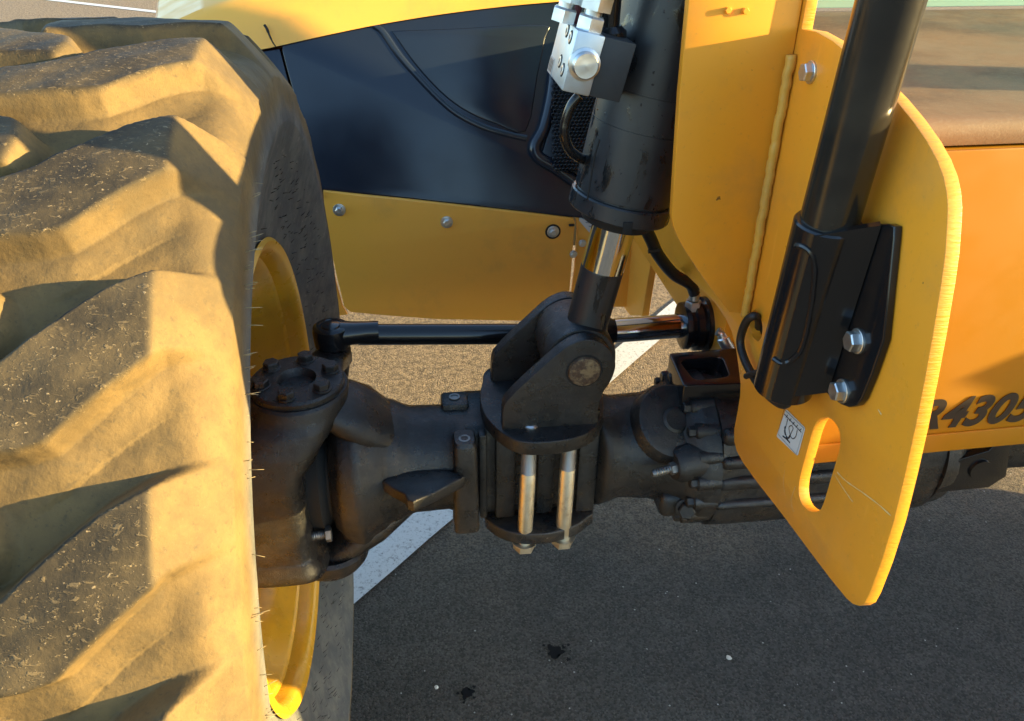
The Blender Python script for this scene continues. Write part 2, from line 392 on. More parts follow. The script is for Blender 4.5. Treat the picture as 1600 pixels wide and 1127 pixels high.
# ---- wheel -----------------------------------------------------------------
def build_wheel():
    NL = 22; sect = 2*math.pi/NL
    S = np.array([0, .05, .10, .146, .179, .2015, .2055, .2065, .193, .178, .168, .160, .153, .143])
    B = np.array([.600, .599, .596, .592, .587, .563, .532, .507, .470, .430, .398, .370, .347, .338])
    TX = np.array([0, .05, .10, .153, .181, .203, .206, .2065, .193, .178, .168, .160, .153, .143])
    TR = np.array([.636, .636, .634, .630, .596, .566, .540, .507, .470, .430, .398, .370, .347, .338])
    k = np.arange(len(S))
    sub = np.unique(np.concatenate([np.linspace(0, 4, 76), np.linspace(4, 7, 34), np.linspace(7, 13, 26)]))
    def cub(y, full=False):
        # centripetal-free catmull on index, mirrored at the crown
        ye = np.concatenate([[y[1] if not full else -y[1]], y, [2*y[-1]-y[-2]]]); i = np.clip(np.floor(sub).astype(int), 0, len(y)-2); t = sub-i
        p0, p1, p2, p3 = ye[i], ye[i+1], ye[i+2], ye[i+3]
        return .5*((2*p1)+(p2-p0)*t+(2*p0-5*p1+4*p2-p3)*t**2+(3*p1-p0-3*p2+p3)*t**3)
    bx, br, tx, tr = cub(S, True), cub(B), np.interp(sub, k, TX)*.8+cub(TX, True)*.2, np.interp(sub, k, TR)*.85+cub(TR)*.15
    sgn = np.concatenate([-np.ones(len(sub)-1), np.ones(len(sub))])
    idx = np.concatenate([np.arange(len(sub)-1, 0, -1), np.arange(len(sub))])
    BX, BR, TX2, TR2 = bx[idx]*sgn, br[idx], tx[idx]*sgn, tr[idx]
    SS = sub[idx]*sgn
    NP = len(SS); NT = 66
    def smst(a, b, v):
        t = np.clip((v-a)/(b-a), 0, 1); return t*t*(3-2*t)
    # lug centre line: angle (deg) as a function of sideways distance x
    cx = np.array([-.06, -.03, 0, .047, .062, .08, .094, .117, .14, .16, .19, .22]); ca = np.array([41.2, 41.6, 42.2, 43.3, 44.0, 44.9, 46.0, 47.8, 49.3, 50.5, 51.3, 51.5])
    hx_ = np.array([-.06, 0, .047, .062, .08, .094, .117, .14, .16, .20, .22]); hv = np.array([.024, .027, .034, .040, .0445, .0440, .0420, .0385, .0345, .0345, .036])
    def lug(x, th, sgnx):
        c = np.radians(np.interp(x, cx, ca))
        d = (th-c+math.pi/NL) % sect - math.pi/NL     # signed angle from the nearest lug
        d = d*.61
        hw = np.interp(x, hx_, hv)
        up = 1-smst(hw-.001, hw+.010, d)          # steep upper flank
        lo = 1-.72*smst(hw-.001, hw+.011, -d)-.28*smst(hw, hw+.060, -d)         # long lower flank
        nose = smst(-.050, -.022, x-.25*np.abs(d))
        return up*lo*nose
    th = np.linspace(0, sect, NT+1)
    X = BX*.5+TX2*.5
    TH, XX = np.meshgrid(th, X, indexing='ij')
    mR, mL = lug(XX, TH, 1), lug(-XX, TH+sect/2, -1); m = np.maximum(mR, mL)
    side = smst(5.6, 7.0, np.abs(SS))[None, :]*np.ones_like(m)
    wob = .0006*np.sin(TH*NL*2+XX*45)+.0005*np.sin(XX*110-TH*NL*3)
    px = BX[None]*(1-m)+TX2[None]*m
    pr = BR[None]*(1-m)+TR2[None]*m+wob*(np.abs(SS)[None] < 7)
    # wheel-local: x sideways, angle measured from -Y towards +Z
    def pos(i, j, kk):
        a = th[i]+sect*kk; return np.stack([px[i, j], -pr[i, j]*np.cos(a), pr[i, j]*np.sin(a)], -1)
    # analytic normals on the periodic grid
    P = np.stack([px, -pr*np.cos(TH), pr*np.sin(TH)], -1)
    dj = np.gradient(P, axis=1)
    Pm = np.stack([px[-2], -pr[-2]*np.cos(th[-2]-sect), pr[-2]*np.sin(th[-2]-sect)], -1)
    Pp = np.stack([px[1], -pr[1]*np.cos(th[1]+sect), pr[1]*np.sin(th[1]+sect)], -1)
    Pe = np.concatenate([Pm[None], P, Pp[None]]); di = Pe[2:]-Pe[:-2]
    N = np.cross(dj, di); N /= np.linalg.norm(N, axis=-1, keepdims=True)+1e-12
    if N[0, NP//2].dot(P[0, NP//2]*np.array([0, 1, 1])) < 0: N = -N
    tread = smst(.86, .99, m)*(1-smst(4.2, 5.2, np.abs(SS))[None])*smst(0, 3.3, 9)  # worn rubber on lug faces
    tread = tread*(1-.9*smst(3.0, 3.14, np.abs(SS))[None])
    def mesh_from(quads, name):
        """quads: list of (i,j) cells, i may run outside one sector"""
        vm = {}; vs = []; ns = []; at_ = []; sd = []; fs = []
        def vid(i, j):
            if (i, j) in vm: return vm[i, j]
            kk, ii = divmod(i, NT)
            a = sect*kk; c, s = math.cos(a), math.sin(a); p = P[ii, j]; n = N[ii, j]
            # rotate angle by a: (-cos, sin) frame
            vs.append((p[0], p[1]*c+p[2]*s, -p[1]*s+p[2]*c)); ns.append((n[0], n[1]*c+n[2]*s, -n[1]*s+n[2]*c))
            at_.append(tread[ii, j]); sd.append(side[ii, j]); vm[i, j] = len(vs)-1; return vm[i, j]
        for i, j in quads: fs.append((vid(i, j), vid(i, j+1), vid(i+1, j+1), vid(i+1, j)))
        me = bpy.data.meshes.new(name); me.from_pydata(vs, [], fs)
        for nm, arr in (('tread', at_), ('side', sd)):
            a = me.attributes.new(nm, 'FLOAT', 'POINT'); a.data.foreach_set('value', arr)
        me.shade_smooth(); me.normals_split_custom_set_from_vertices(ns); me.materials.append(RUB); return me
    cav = lambda q: (q[:-1, :-1]+q[1:, :-1]+q[:-1, 1:]+q[1:, 1:])/4
    near = (np.abs(SS[:-1]+SS[1:])/2 < 5.2)[None]
    cells = {1: (cav(mR) > .55) & (cav(mR) >= cav(mL)) & near, -1: (cav(mL) > .55) & (cav(mL) > cav(mR)) & near}
    lab = {}
    # connected lug regions on the periodic strip (flood fill over +-2 sectors)
    lugs = []
    for s_ in (1, -1):
        jj = int(np.argmin(np.abs(X-.10*s_)))
        mm = mR if s_ > 0 else mL; ii = int(np.argmax(mm[:NT, jj]))
        def cellv(i, j): return 0 <= j < NP-1 and cells[s_][i % NT, j]
        seen = {(ii, jj)}; st = [(ii, jj)]
        while st:
            i, j = st.pop()
            for a, b in ((1, 0), (-1, 0), (0, 1), (0, -1)):
                q = (i+a, j+b)
                if q not in seen and cellv(*q) and abs(q[0]-ii) < 3*NT: seen.add(q); st.append(q)
        lugs.append(sorted(seen))
    lugcells = {(i % NT, j) for L in lugs for i, j in L}
    rest = [(i, j) for i in range(NT) for j in range(NP-1) if (i, j) not in lugcells]
    carc = mesh_from([(i+NT*kk, j) for kk in range(NL) for i, j in rest], 'tyre')
    return carc, [mesh_from(L, 'lug') for L in lugs], NL, sect
carc_me, lug_me, NL, sect = build_wheel()

def make_wheel(cx, flip, label):
    Wl = empty('front_wheel', (cx, WY, WZ), T); Wl['label'] = label
    base = Matrix.Translation((cx, WY, WZ)) @ (Matrix.Rotation(math.pi, 4, 'Z') @ Matrix.Rotation(0, 4, 'X') if flip else Matrix.Identity(4))
    def put(name, me, rot=0.):
        o = bpy.data.objects.new(name, me); COL.objects.link(o); o.parent = Wl
        o.matrix_parent_inverse = Matrix.Translation(-Vector((cx, WY, WZ)))
        o.matrix_basis = base @ Matrix.Rotation(-rot, 4, 'X'); return o
    put('tyre', carc_me)
    for L in lug_me:
        for k in range(NL): put('lug', L, k*sect)
    return Wl, put
W1, put1 = make_wheel(WX, False, 'near front wheel with dusty lugged tyre and yellow rim')
# rim: one shared lathe mesh, local coordinates
bm = bmesh.new()
prof = [(-.150, .345), (-.158, .352), (-.163, .345), (-.160, .335), (-.150, .331), (-.12, .325), (-.09, .290), (.06, .288), (.098, .299), (.108, .314), (.122, .317), (.127, .326), (.140, .328), (.148, .331), (.1535, .336), (.1575, .3455), (.153, .3505), (.148, .346), (.143, .338)]
add_lathe(bm, (0, 0, 0), (1, 0, 0), prof[::1], 120, cap=False)
add_lathe(bm, (0, 0, 0), (1, 0, 0), [(.0, .289), (-.02, .27), (-.05, .20), (-.055, .05), (-.055, .001)], 96, cap=False)
me = bpy.data.meshes.new('rim'); bmesh.ops.recalc_face_normals(bm, faces=bm.faces); bm.to_mesh(me); bm.free()
me.shade_smooth(); me.set_sharp_from_angle(angle=.9); me.materials.append(RIM)
for v in me.vertices: v.co.x *= 1.035
rim1 = put1('rim', me)
# moulding whiskers along the shoulder edge and on the sidewall
bmw, bmd = bmesh.new(), bmesh.new()
def whisk(bm_, p, d, L, r):
    d = Vector(d).normalized(); add_lathe(bm_, p, d, [(0, r), (L*.6, r*.8), (L, r*.35)], 5)
for i in range(55):
    a = rad(R_.uniform(3, 72)); q_ = R_.uniform(0, 1); x = .2052-.001*q_; rr = .538-.02*q_+R_.uniform(-.004, .004)
    p = (WX+x, WY-rr*math.cos(a), WZ+rr*math.sin(a))
    whisk(bmw, p, (1, R_.uniform(-.3, .3), R_.uniform(-.2, .4)), R_.choice((.005, .009, .013, .016))*R_.uniform(.8, 1.15), .00040)
for i in range(420):
    a = rad(R_.uniform(100, 330)); s = R_.uniform(0, 1); x = .190-.032*s*s; rr = .505-.14*s
    p = (WX+x+.001, WY-rr*math.cos(a), WZ+rr*math.sin(a))
    whisk(bmd, p, (.5, -math.sin(a)*.4+R_.uniform(-.4, .4), .4+R_.uniform(-.3, .3)), R_.uniform(.006, .011), .0006)
def to_part(bm_, name, mat, label):
    o = done(bm_, name, mat, W1, label=label, kind='stuff', sharp=None); return o
to_part(bmw, 'mould_hair', HAIR, 'pale rubber moulding whiskers along the tyre shoulder')
to_part(bmd, 'mould_hair', HAIRD, 'dark rubber moulding whiskers on the tyre sidewall')
# the opposite front wheel, to the right of the picture
W2, put2 = make_wheel(1.74-WX, True, 'far front wheel on the other end of the axle')
put2('rim', me)

# ---- front axle --------------------------------------------------------------
bm = bmesh.new()
secs = [(-.140, 1.0, .63, .045, .065, 2.0), (-.134, 1.0, .63, .072, .095, 2.0), (-.118, 1.002, .63, .090, .116, 2.0), (-.095, 1.006, .63, .098, .124, 2.0), (-.07, 1.012, .632, .092, .108, 2.0),
        (-.05, 1.02, .634, .088, .097, 2.1), (-.015, 1.02, .634, .080, .084, 2), (.035, 1.02, .634, .077, .080, 2.2), (.055, 1.02, .634, .078, .080, 3.2),
        (.068, 1.035, .628, .062, .085, 7), (.262, 1.035, .628, .062, .085, 7), (.275, 1.02, .632, .077, .080, 3), (.30, 1.02, .632, .079, .081, 2.1),
        (.35, 1.02, .63, .084, .085, 2), (.385, 1.02, .628, .098, .098, 2), (.405, 1.02, .625, .117, .117, 2), (.415, 1.02, .625, .122, .122, 2), (.436, 1.02, .625, .124, .124, 2)]
loft(bm, secs, (0, 1, 0), (0, 0, 1), (1, 0, 0))
axle = done(bm, 'front_axle', CAST, T, sharp=1.1, label='black cast front axle housing')
# the other half of the axle, behind the chassis plate
bm = bmesh.new()
loft(bm, [(1.23-s[0]+(.51 if s[0] < .28 else 0),)+s[1:] for s in reversed(secs)], (0, 1, 0), (0, 0, 1), (1, 0, 0), sub=2)
done(bm, 'axle_tube', CAST, axle, sharp=.7)
# differential housing with ribs
bm = bmesh.new()
loft(bm, [(.437, 1.02, .625, .118, .120, 2.6), (.47, 1.02, .625, .112, .114, 3.4), (.60, 1.02, .622, .112, .110, 3.4), (.73, 1.02, .622, .112, .114, 3), (.792, 1.02, .625, .118, .120, 2.6)], (0, 1, 0), (0, 0, 1), (1, 0, 0))
for z_, yy, hh in ((.712, .918, .024), (.672, .910, .020), (.634, .909, .022), (.592, .910, .016)):
    add_box(bm, (.585, yy, z_), (.30, .022, hh), bevel=.0075, seg=3)
diff = done(bm, 'differential_housing', CAST, axle, sharp=.7)
# open rectangular mount on top of the differential
c4 = [at(*p, 'Z', .765) for p in ((1045, 552), (1152, 543), (1175, 598), (1068, 603))]
i4 = [at(*p, 'Z', .765) for p in ((1062, 563), (1128, 557), (1140, 588), (1085, 594))]
def rounded(q, r=.25, n=4):
    out = []
    for i in range(len(q)):
        a, b, c = q[i-1], q[i], q[(i+1) % len(q)]
        p0 = b.lerp(a, r*.5); p2 = b.lerp(c, r*.5)
        for k in range(n+1):
            t = k/n; out.append(p0*(1-t)**2+b*2*t*(1-t)+p2*t*t)
    return out
plate('mount_frame', rounded(c4, .12), (0, 0, -1), .05, BLK, axle, holes=[rounded(i4, .35)], bevel=.002)
box('mount_floor', (sum((p.x for p in i4))/4, sum((p.y for p in i4))/4, .724), (.10, .09, .006), VOID, axle, bevel=0)
# flange bolts
for k in range(18):
    a = 2*math.pi*k/18+.12
    y_, z_ = 1.02-.112*math.cos(a), .625+.112*math.sin(a)
    bm = bmesh.new()
    add_lathe(bm, (.402, y_, z_), (1, 0, 0), [(0, .0125), (.02, .0135), (.034, .0135)], 18)
    add_hex(bm, (.403, y_, z_), (-1, 0, 0), .0088, .010, .0105, rot=k)
    done(bm, 'flange_bolt', CAST, axle, sharp=.5)
# swelling of the casting where the tube meets the flange (front pad and top pad)
bm = bmesh.new()
pc = at(1040, 640, 'Y', .945)
add_lathe(bm, (.372, .985, .690), (.15, -.62, .75), [(-.03, .062), (.02, .060), (.028, .056), (.031, .048)], 36)
add_lathe(bm, (.372, .985, .690), (.15, -.62, .75), [(.03, .020), (.033, .020), (.036, .016)], 24)
done(bm, 'casting_pad', CAST, axle, sharp=.5)
# drain stud in its round boss, and the lower lug with a bolt
b0 = at(1072, 742, 'Y', .90)
bm = bmesh.new(); add_lathe(bm, b0+Vector((.012, .03, 0)), (-1, -.25, 0), [(-.03, .030), (.018, .028), (.026, .022)], 28); done(bm, 'stud_boss', CAST, axle)
bm = bmesh.new(); add_hex(bm, b0+Vector((-.010, .018, 0)), (-1, -.25, -.05), .010, .010); add_lathe(bm, b0+Vector((-.016, .018, -.0005)), (-1, -.25, -.05), [(0, .006)]+[(.002*i, .0065-(i % 2)*.0008) for i in range(1, 16)]+[(.033, .004)], 16)
done(bm, 'drain_stud', GRIMY, axle, sharp=.5)
l0 = at(1062, 790, 'Y', .93)
bm = bmesh.new(); add_box(bm, l0+Vector((-.004, .03, 0)), (.055, .07, .045), bevel=.012, seg=3); add_hex(bm, l0+Vector((.006, -.012, .004)), (-.25, -1, .3), .013, .012, .016); done(bm, 'lower_lug', CAST, axle)
# upper web of the yoke running from the kingpin to the axle tube
bm = bmesh.new(); ringfaces(bm, [sup_ring(bm, Vector(c_), Vector((0, 1, 0)), Vector((.45, 0, .9)).normalized(), a_, b_, 2.2, 28) for c_, a_, b_ in (((-.135, 1.0, .765), .052, .022), ((-.110, 1.003, .748), .060, .030), ((-.085, 1.008, .728), .064, .034), ((-.055, 1.014, .700), .058, .030), ((-.025, 1.018, .676), .050, .026), ((.01, 1.02, .650), .04, .02))]); done(bm, 'yoke_web', CAST, axle)
bm = bmesh.new(); ringfaces(bm, [sup_ring(bm, Vector(c_), Vector((0, 1, 0)), Vector((-.4, 0, .9)).normalized(), a_, b_, 2.2, 28) for c_, a_, b_ in (((-.150, .99, .500), .050, .020), ((-.115, .998, .522), .060, .028), ((-.075, 1.006, .545), .060, .030), ((-.03, 1.014, .566), .046, .018))]); done(bm, 'yoke_web', CAST, axle)
# vertical bosses and small fittings on the tube
for (X0, Y0, zt) in ((.060, .955, .716),):
    bm = bmesh.new(); loft(bm, [(zt-.165, X0, Y0, .020, .022, 4), (zt-.006, X0, Y0, .017, .022, 4), (zt, X0, Y0, .014, .018, 4)], (1, 0, 0), (0, 1, 0), (0, 0, 1)); done(bm, 'threaded_boss', CAST, axle)
    lathe('boss_ring', (X0, Y0-.003, zt-.001), (0, 0, 1), [(0, .0085), (.0015, .0085), (.0015, .0055), (-.006, .005)], GRIMY, axle, 24)
pb = at(710, 622, 'Z', .722)
bm = bmesh.new(); add_box(bm, (pb.x, pb.y, .700), (.042, .040, .046), bevel=.006); done(bm, 'threaded_boss', CAST, axle)
lathe('boss_ring', (pb.x, pb.y, .7235), (0, 0, 1), [(0, .0085), (.0015, .0085), (.0015, .0055), (-.006, .005)], GRIMY, axle, 24)
bm = bmesh.new(); add_box(bm, (.088, .976, .628), (.012, .020, .160), bevel=.004); add_box(bm, (.122, .974, .628), (.030, .020, .160), bevel=.004); add_box(bm, (.248, .974, .628), (.030, .020, .160), bevel=.004); add_box(bm, (.184, .975, .628), (.026, .014, .160), bevel=.003); done(bm, 'cast_rib', CAST, axle)
bp = at(577, 642, 'Z', .742)
bm = bmesh.new(); add_lathe(bm, bp-Vector((0, 0, .03)), (0, 0, 1), [(0, .016), (.022, .014), (.024, .011)], 20); add_hex(bm, bp-Vector((0, 0, .006)), (0, 0, 1), .0125, .016); add_lathe(bm, bp+Vector((0, 0, .0095)), (0, 0, 1), [(0, .008), (.001, .006), (.0012, .001)], 16); done(bm, 'breather_plug', CAST, axle)
sh = [at(*p, 'Z', .668) for p in ((598, 752), (625, 740), (660, 733), (700, 735), (724, 742), (716, 750), (646, 784), (632, 772))]
plate('cast_shelf', smooth_closed(sh, 2), (0, 0, -1), .020, CAST, axle, bevel=.003)
# steering knuckle housing with its kingpin caps
bm = bmesh.new()
loft(bm, [(.498, -.200, .985, .035, .045, 2.4), (.502, -.205, .980, .052, .062, 3), (.514, -.214, .970, .064, .078, 4), (.528, -.218, .962, .062, .078, 5), (.552, -.222, .960, .057, .072, 5.5), (.557, -.222, .960, .055, .070, 5.5), (.69, -.222, .960, .055, .070, 5),
          (.73, -.208, .972, .070, .074, 3.4), (.757, -.188, .988, .074, .080, 2.4), (.776, -.174, .999, .073, .077, 2.1), (.789, -.170, 1.0, .071, .074, 2), (.793, -.170, 1.0, .069, .070, 2)], (1, 0, 0), (0, 1, 0), (0, 0, 1))
kn = done(bm, 'steering_knuckle', CAST, T, sharp=.9, label='black steering knuckle housing beside the near rim')
lathe('dark_gap_filler', (-.27, 1.01, WZ), (1, 0, 0), [(0, .10), (.04, .105), (.09, .10), (.10, .085), (.12, .09), (.13, .075), (.16, .07)], VOID, kn, 48)  # added near-black block, stands in for the shade in the knuckle gap
lathe('wheel_hub', (-.36, WY, WZ), (1, 0, 0), [(0, .15), (.10, .15), (.11, .12), (.17, .11), (.175, .08)], CAST, kn, 48)
lathe('kingpin_cap', (-.170, 1.0, .790), (0, 0, 1), [(0, .066), (.010, .066), (.013, .063), (.0145, .034), (.0145, .0275), (.011, .025), (-.004, .022), (-.005, .006), (.0, .006), (.001, .001)], CAST, kn, 48)
for k in range(6):
    a = 2*math.pi*k/6+.35
    bolt('cap_bolt', (-.170+.049*math.cos(a), 1.0+.049*math.sin(a), .8035), (0, 0, 1), .0115, .009, CAST, kn, .013, rot=k*.7)
bm = bmesh.new(); add_lathe(bm, (-.158, .985, .492), (.12, -.05, 1), [(-.012, .04), (-.008, .058), (.004, .064), (.022, .064), (.026, .058), (.020, .050), (.016, .002)], 44); done(bm, 'lower_kingpin_cap', CAST, kn)
sp = at(488, 838, 'Y', .93)
bm = bmesh.new(); add_lathe(bm, sp, (1, .05, .05), [(0, .0065)]+[(.0016*i, .007-(i % 2)*.0008) for i in range(1, 13)], 14); add_hex(bm, sp+Vector((.020, .001, .001)), (1, .05, .05), .0125, .008); done(bm, 'lock_stop_bolt', GRIMY, kn, sharp=.5)
# steering arm, ball joint, tie rod
YT = 1.175
jb = at(517, 512, 'Y', YT)
bm = bmesh.new()
pA, pB = Vector((-.165, 1.04, .765)), Vector((jb.x, jb.y, jb.z-.052))
dA = (pB-pA).normalized(); sA = Vector((-dA.y, dA.x, 0)).normalized(); uA = dA.cross(sA)
ringfaces(bm, [sup_ring(bm, pA.lerp(pB, t), sA, uA, hw, .015, 4, 24) for t, hw in ((0, .055), (.3, .042), (.7, .030), (1, .030), (1.12, .022))])
done(bm, 'steering_arm', CAST, kn)
tie = tube('tie_rod', [at(560, 523, 'Y', YT), at(852, 522, 'Y', YT), at(950, 518.5, 'Y', YT+.005)], .0172, BLK, T, 24, 1)
tie['label'] = 'black steering tie rod behind the axle'
bm = bmesh.new()
add_lathe(bm, jb-Vector((0, 0, .034)), (0, 0, 1), [(0, .024), (.004, .0285), (.028, .0300), (.036, .0285), (.0385, .025), (.039, .020), (.0375, .019), (.0375, .016), (.0395, .014), (.0405, .008), (.0408, .001)], 40)
ringfaces(bm, [sup_ring(bm, jb+Vector((x_, 0, -.012)), Vector((0, 1, 0)), Vector((0, 0, 1)), a_, b_, 2.4, 24) for x_, a_, b_ in ((.015, .024, .019), (.035, .020, .0175), (.055, .0172, .0172), (.075, .0172, .0172))])
done(bm, 'ball_joint', BLK, tie)
lathe('joint_boot', jb-Vector((0, 0, .092)), (0, 0, 1), [(0, .013), (.002, .020), (.018, .023), (.024, .0235), (.030, .027), (.036, .028), (.041, .025), (.046, .0275), (.052, .028), (.060, .022)], HOSE, tie, 32)
bolt('grease_nipple', at(829, 509, 'Y', YT), (0, -.4, 1), .006, .008, ZINC, tie)
# steering cylinder to the right of the tie rod
s0, s1 = at(955, 517.5, 'Y', YT+.005), at(1068, 509, 'Y', YT+.005); sd_ = (s1-s0).normalized()
sc_ = lathe('steering_cylinder', s1+sd_*.0, sd_, [(-.006, .034), (-.004, .040), (.004, .041), (.006, .038), (.012, .038), (.014, .044), (.024, .045), (.028, .042), (.032, .047), (.045, .048), (.25, .048), (.26, .03)], BLK, T, 48, label='black steering cylinder behind the chassis plate')
lathe('steering_rod', s0+sd_*.006, sd_, [(0, .0205), ((s1-s0).length, .0205)], CHROME, sc_, 40)
lathe('rod_joint', s0-sd_*.03, sd_, [(0, .015), (.003, .0225), (.030, .0225), (.034, .020), (.037, .020)], BLK, sc_, 32)
fp = at(1084, 468, 'Y', YT)
bm = bmesh.new(); add_hex(bm, fp-Vector((0, 0, .02)), (0, 0, 1), .014, .018); add_lathe(bm, fp, (0, 0, 1), [(0, .009), (.02, .008)], 16); done(bm, 'hose_fitting', ZINC, sc_)
tube('hydraulic_hose', [at(985, 318, 'Y', 1.10), at(1002, 345, 'Y', 1.11), at(1017, 374, 'Y', 1.12), at(1028, 398, 'Y', 1.13), at(1052, 428, 'Y', 1.15), at(1078, 444, 'Y', 1.17), at(1085, 458, 'Y', YT)], .0095, HOSE, sc_, label='black hydraulic hose curving down from under the levelling cylinder')
tube('cable_tie', [at(1013, 393, 'Y', 1.115), at(1030, 392, 'Y', 1.115)], .0035, HOSE, sc_, 8, 1)
tube('faded_hose', [at(1138, 545, 'Y', 1.10), at(1150, 566, 'Y', 1.09), at(1166, 590, 'Y', 1.08)], .0085, PINK, sc_)
bm = bmesh.new(); add_tube(bm, [at(1121, 518, 'Y', 1.11), at(1127, 522, 'Y', 1.108), at(1132, 533, 'Y', 1.104), at(1142, 550, 'Y', 1.098)], [.007, .008, .0105, .0105], 18); done(bm, 'hose_ferrule', ZINC, sc_)

# ---- bracket clamped on the axle -----------------------------------------------
ZP = .737
bpts = [at(*p, 'Z', ZP) for p in ((754, 596), (750, 615), (752, 634), (760, 652), (778, 671), (800, 685), (822, 691), (850, 691), (880, 688), (906, 682), (926, 672), (939, 656), (943, 636))]
bpts += [Vector((bpts[-1].x+.012, 1.07, ZP)), Vector((bpts[-1].x-.01, 1.115, ZP)), Vector((.14, 1.118, ZP)), Vector((bpts[0].x+.008, 1.10, ZP))]
br = plate('cylinder_bracket', smooth_closed(bpts, 4), (0, 0, -1), .023, CAST, T, bevel=.002, label='black clevis bracket clamped on top of the axle')
ck = [(785, 646), (787, 638), (797, 622), (819, 600), (850, 572), (879, 547), (898, 536), (919, 531), (941, 537), (956, 552), (962, 569), (959, 585), (952, 600), (942, 615), (936, 634), (935, 652)]
YC = .938
cpl = [at(*p, 'Y', YC) for p in ck]
cpl[0].z = cpl[-1].z = ZP-.003; cpl = smooth_open(cpl, 3)
plate('bracket_cheek', cpl, (0, 1, 0), .022, CAST, br, bevel=.0015)
plate('bracket_cheek', [p+Vector((-.002, .128, .0)) for p in cpl], (0, 1, 0), .022, CAST, br, bevel=.0015)
pin = at(913, 580, 'Y', YC)
bm = bmesh.new(); add_lathe(bm, pin-Vector((0, .004, 0)), (0, 1, 0), [(-.001, .001), (-.001, .014), (.0, .0215), (.003, .0232), (.18, .0232)], 40); done(bm, 'pivot_pin', RUSTY, br, label='worn rusty end of the pivot pin')
lathe('pin_groove', pin-Vector((0, .0005, 0)), (0, 1, 0), [(0, .0255), (.002, .027)], VOID, br, 40)
# weld beads and slot at the foot of the front cheek
for p, q in (((788, 652), (812, 652)), ((848, 655), (878, 646)), ((908, 648), (934, 642))):
    bm = bmesh.new(); add_tube(bm, [at(*p, 'Z', ZP+.004), at((p[0]+q[0])/2, (p[1]+q[1])/2+1, 'Z', ZP+.005), at(*q, 'Z', ZP+.004)], .0065, 10, 6, .12); done(bm, 'weld_bead', BLK, br)
# clamp studs
studs = []
for (xt, yt, xb, yb) in ((829, 662, 820, 815), (892, 656, 881, 808)):
    t_p = at(xt, yt+2, 'Z', ZP); b_p = Vector((t_p.x-.004, t_p.y, .565))
    bm = bmesh.new()
    bp_ = at(xb, yb, 'Y', t_p.y); b_p = Vector((bp_.x, t_p.y, bp_.z-.045)); ax_ = (t_p-b_p).normalized(); Ls = (t_p-b_p).length
    add_lathe(bm, b_p, ax_, [(0, .0118), (Ls*.62, .0118), (Ls*.625, .0112), (Ls*.63, .0112)], 28)
    st_ = done(bm, 'clamp_bolt', STUD, br)
    bm = bmesh.new(); add_lathe(bm, b_p+ax_*Ls*.63, ax_, [(.0013*i, .0116-(i % 2)*.0016) for i in range(int(Ls*.37/.0013))], 24); done(bm, 'bolt_thread', THREAD, br)
    bm = bmesh.new(); add_hex(bm, b_p+ax_*.006, -ax_, .0175, .014, .0195); done(bm, 'clamp_bolt_head', STUD, br, sharp=.5)
    studs.append((t_p, b_p, ax_))
lathe('bolt_end', studs[0][0]-Vector((0, 0, .002)), (0, 0, 1), [(0, .0118), (.004, .0118), (.006, .009), (.0055, .005), (.0045, .001)], ZINC, br, 24)
lathe('bolt_hole', studs[1][0]-Vector((0, 0, .001)), (0, 0, 1), [(0, .0125), (.0016, .0125), (.0016, .0105), (-.002, .0100), (-.004, .001)], CAST, br, 24)
zl = studs[0][1].z+.030
lp = [at(*p, 'Z', zl) for p in ((755, 797), (762, 812), (782, 826), (810, 834), (840, 835), (870, 831), (900, 821), (918, 808), (927, 792))]
lp += [Vector((lp[-1].x+.004, 1.11, zl)), Vector((lp[0].x, 1.11, zl))]
plate('clamp_plate', smooth_closed(lp, 3), (0, 0, -1), .022, CAST, br, bevel=.0025, label='lower clamp plate under the axle')

# ---- levelling cylinder ----------------------------------------------------------
YCy = 1.0
c0, c1 = at(906, 545, 'Y', YCy), at(1016, 150, 'Y', YCy)
ca_ = (c1-c0).normalized()
L0 = (at(968, 344, 'Y', YCy)-c0).length
cyl = lathe('levelling_cylinder', c0+ca_*(L0+.012), ca_, [(0, .052), (.0, .0655), (.002, .0672), (.021, .0672), (.023, .0655), (.0235, .0615), (.026, .0615), (.027, .0640), (.115, .0640), (.1152, .0632), (.1165, .0632), (.1167, .0640), (.158, .0640), (.1582, .0632), (.1595, .0632), (.1597, .0640), (.75, .0640)], BLK_CYL, T, 64, label='big black levelling cylinder standing on the axle bracket')
lathe('gland', c0+ca_*(L0-.004), ca_, [(0, .030), (.001, .046), (.02, .05)], VOID, cyl, 48)
lathe('chrome_rod', c0+ca_*.128, ca_, [(0, .0292), (L0-.128+.02, .0292)], CHROME, cyl, 64)
lathe('rod_end', c0+ca_*.015, ca_, [(0, .029), (.02, .031), (.03, .0295), (.110, .0295), (.1125, .0297), (.115, .0290), (.115, .028)], BLK_CYL, cyl, 48)
ey = Vector((pin.x, .962, pin.z))
lathe('rod_eye', ey, (0, 1, 0), [(0, .040), (.002, .050), (.010, .052), (.092, .052), (.098, .050), (.1, .04)], CAST, cyl, 48)
bm = bmesh.new(); n_ = at(962, 352, 'Y', .93)
add_box(bm, c0+ca_*(L0+.020)+Vector((-.006, -.067, -.005)), (.012, .004, .016), bevel=.001); done(bm, 'locking_tab', VOID, cyl)
tube('seam', [at(937, 218, 'Y', .945), at(928, 250, 'Y', .945), at(918, 312, 'Y', .945)], .0012, VOID, cyl, 8)
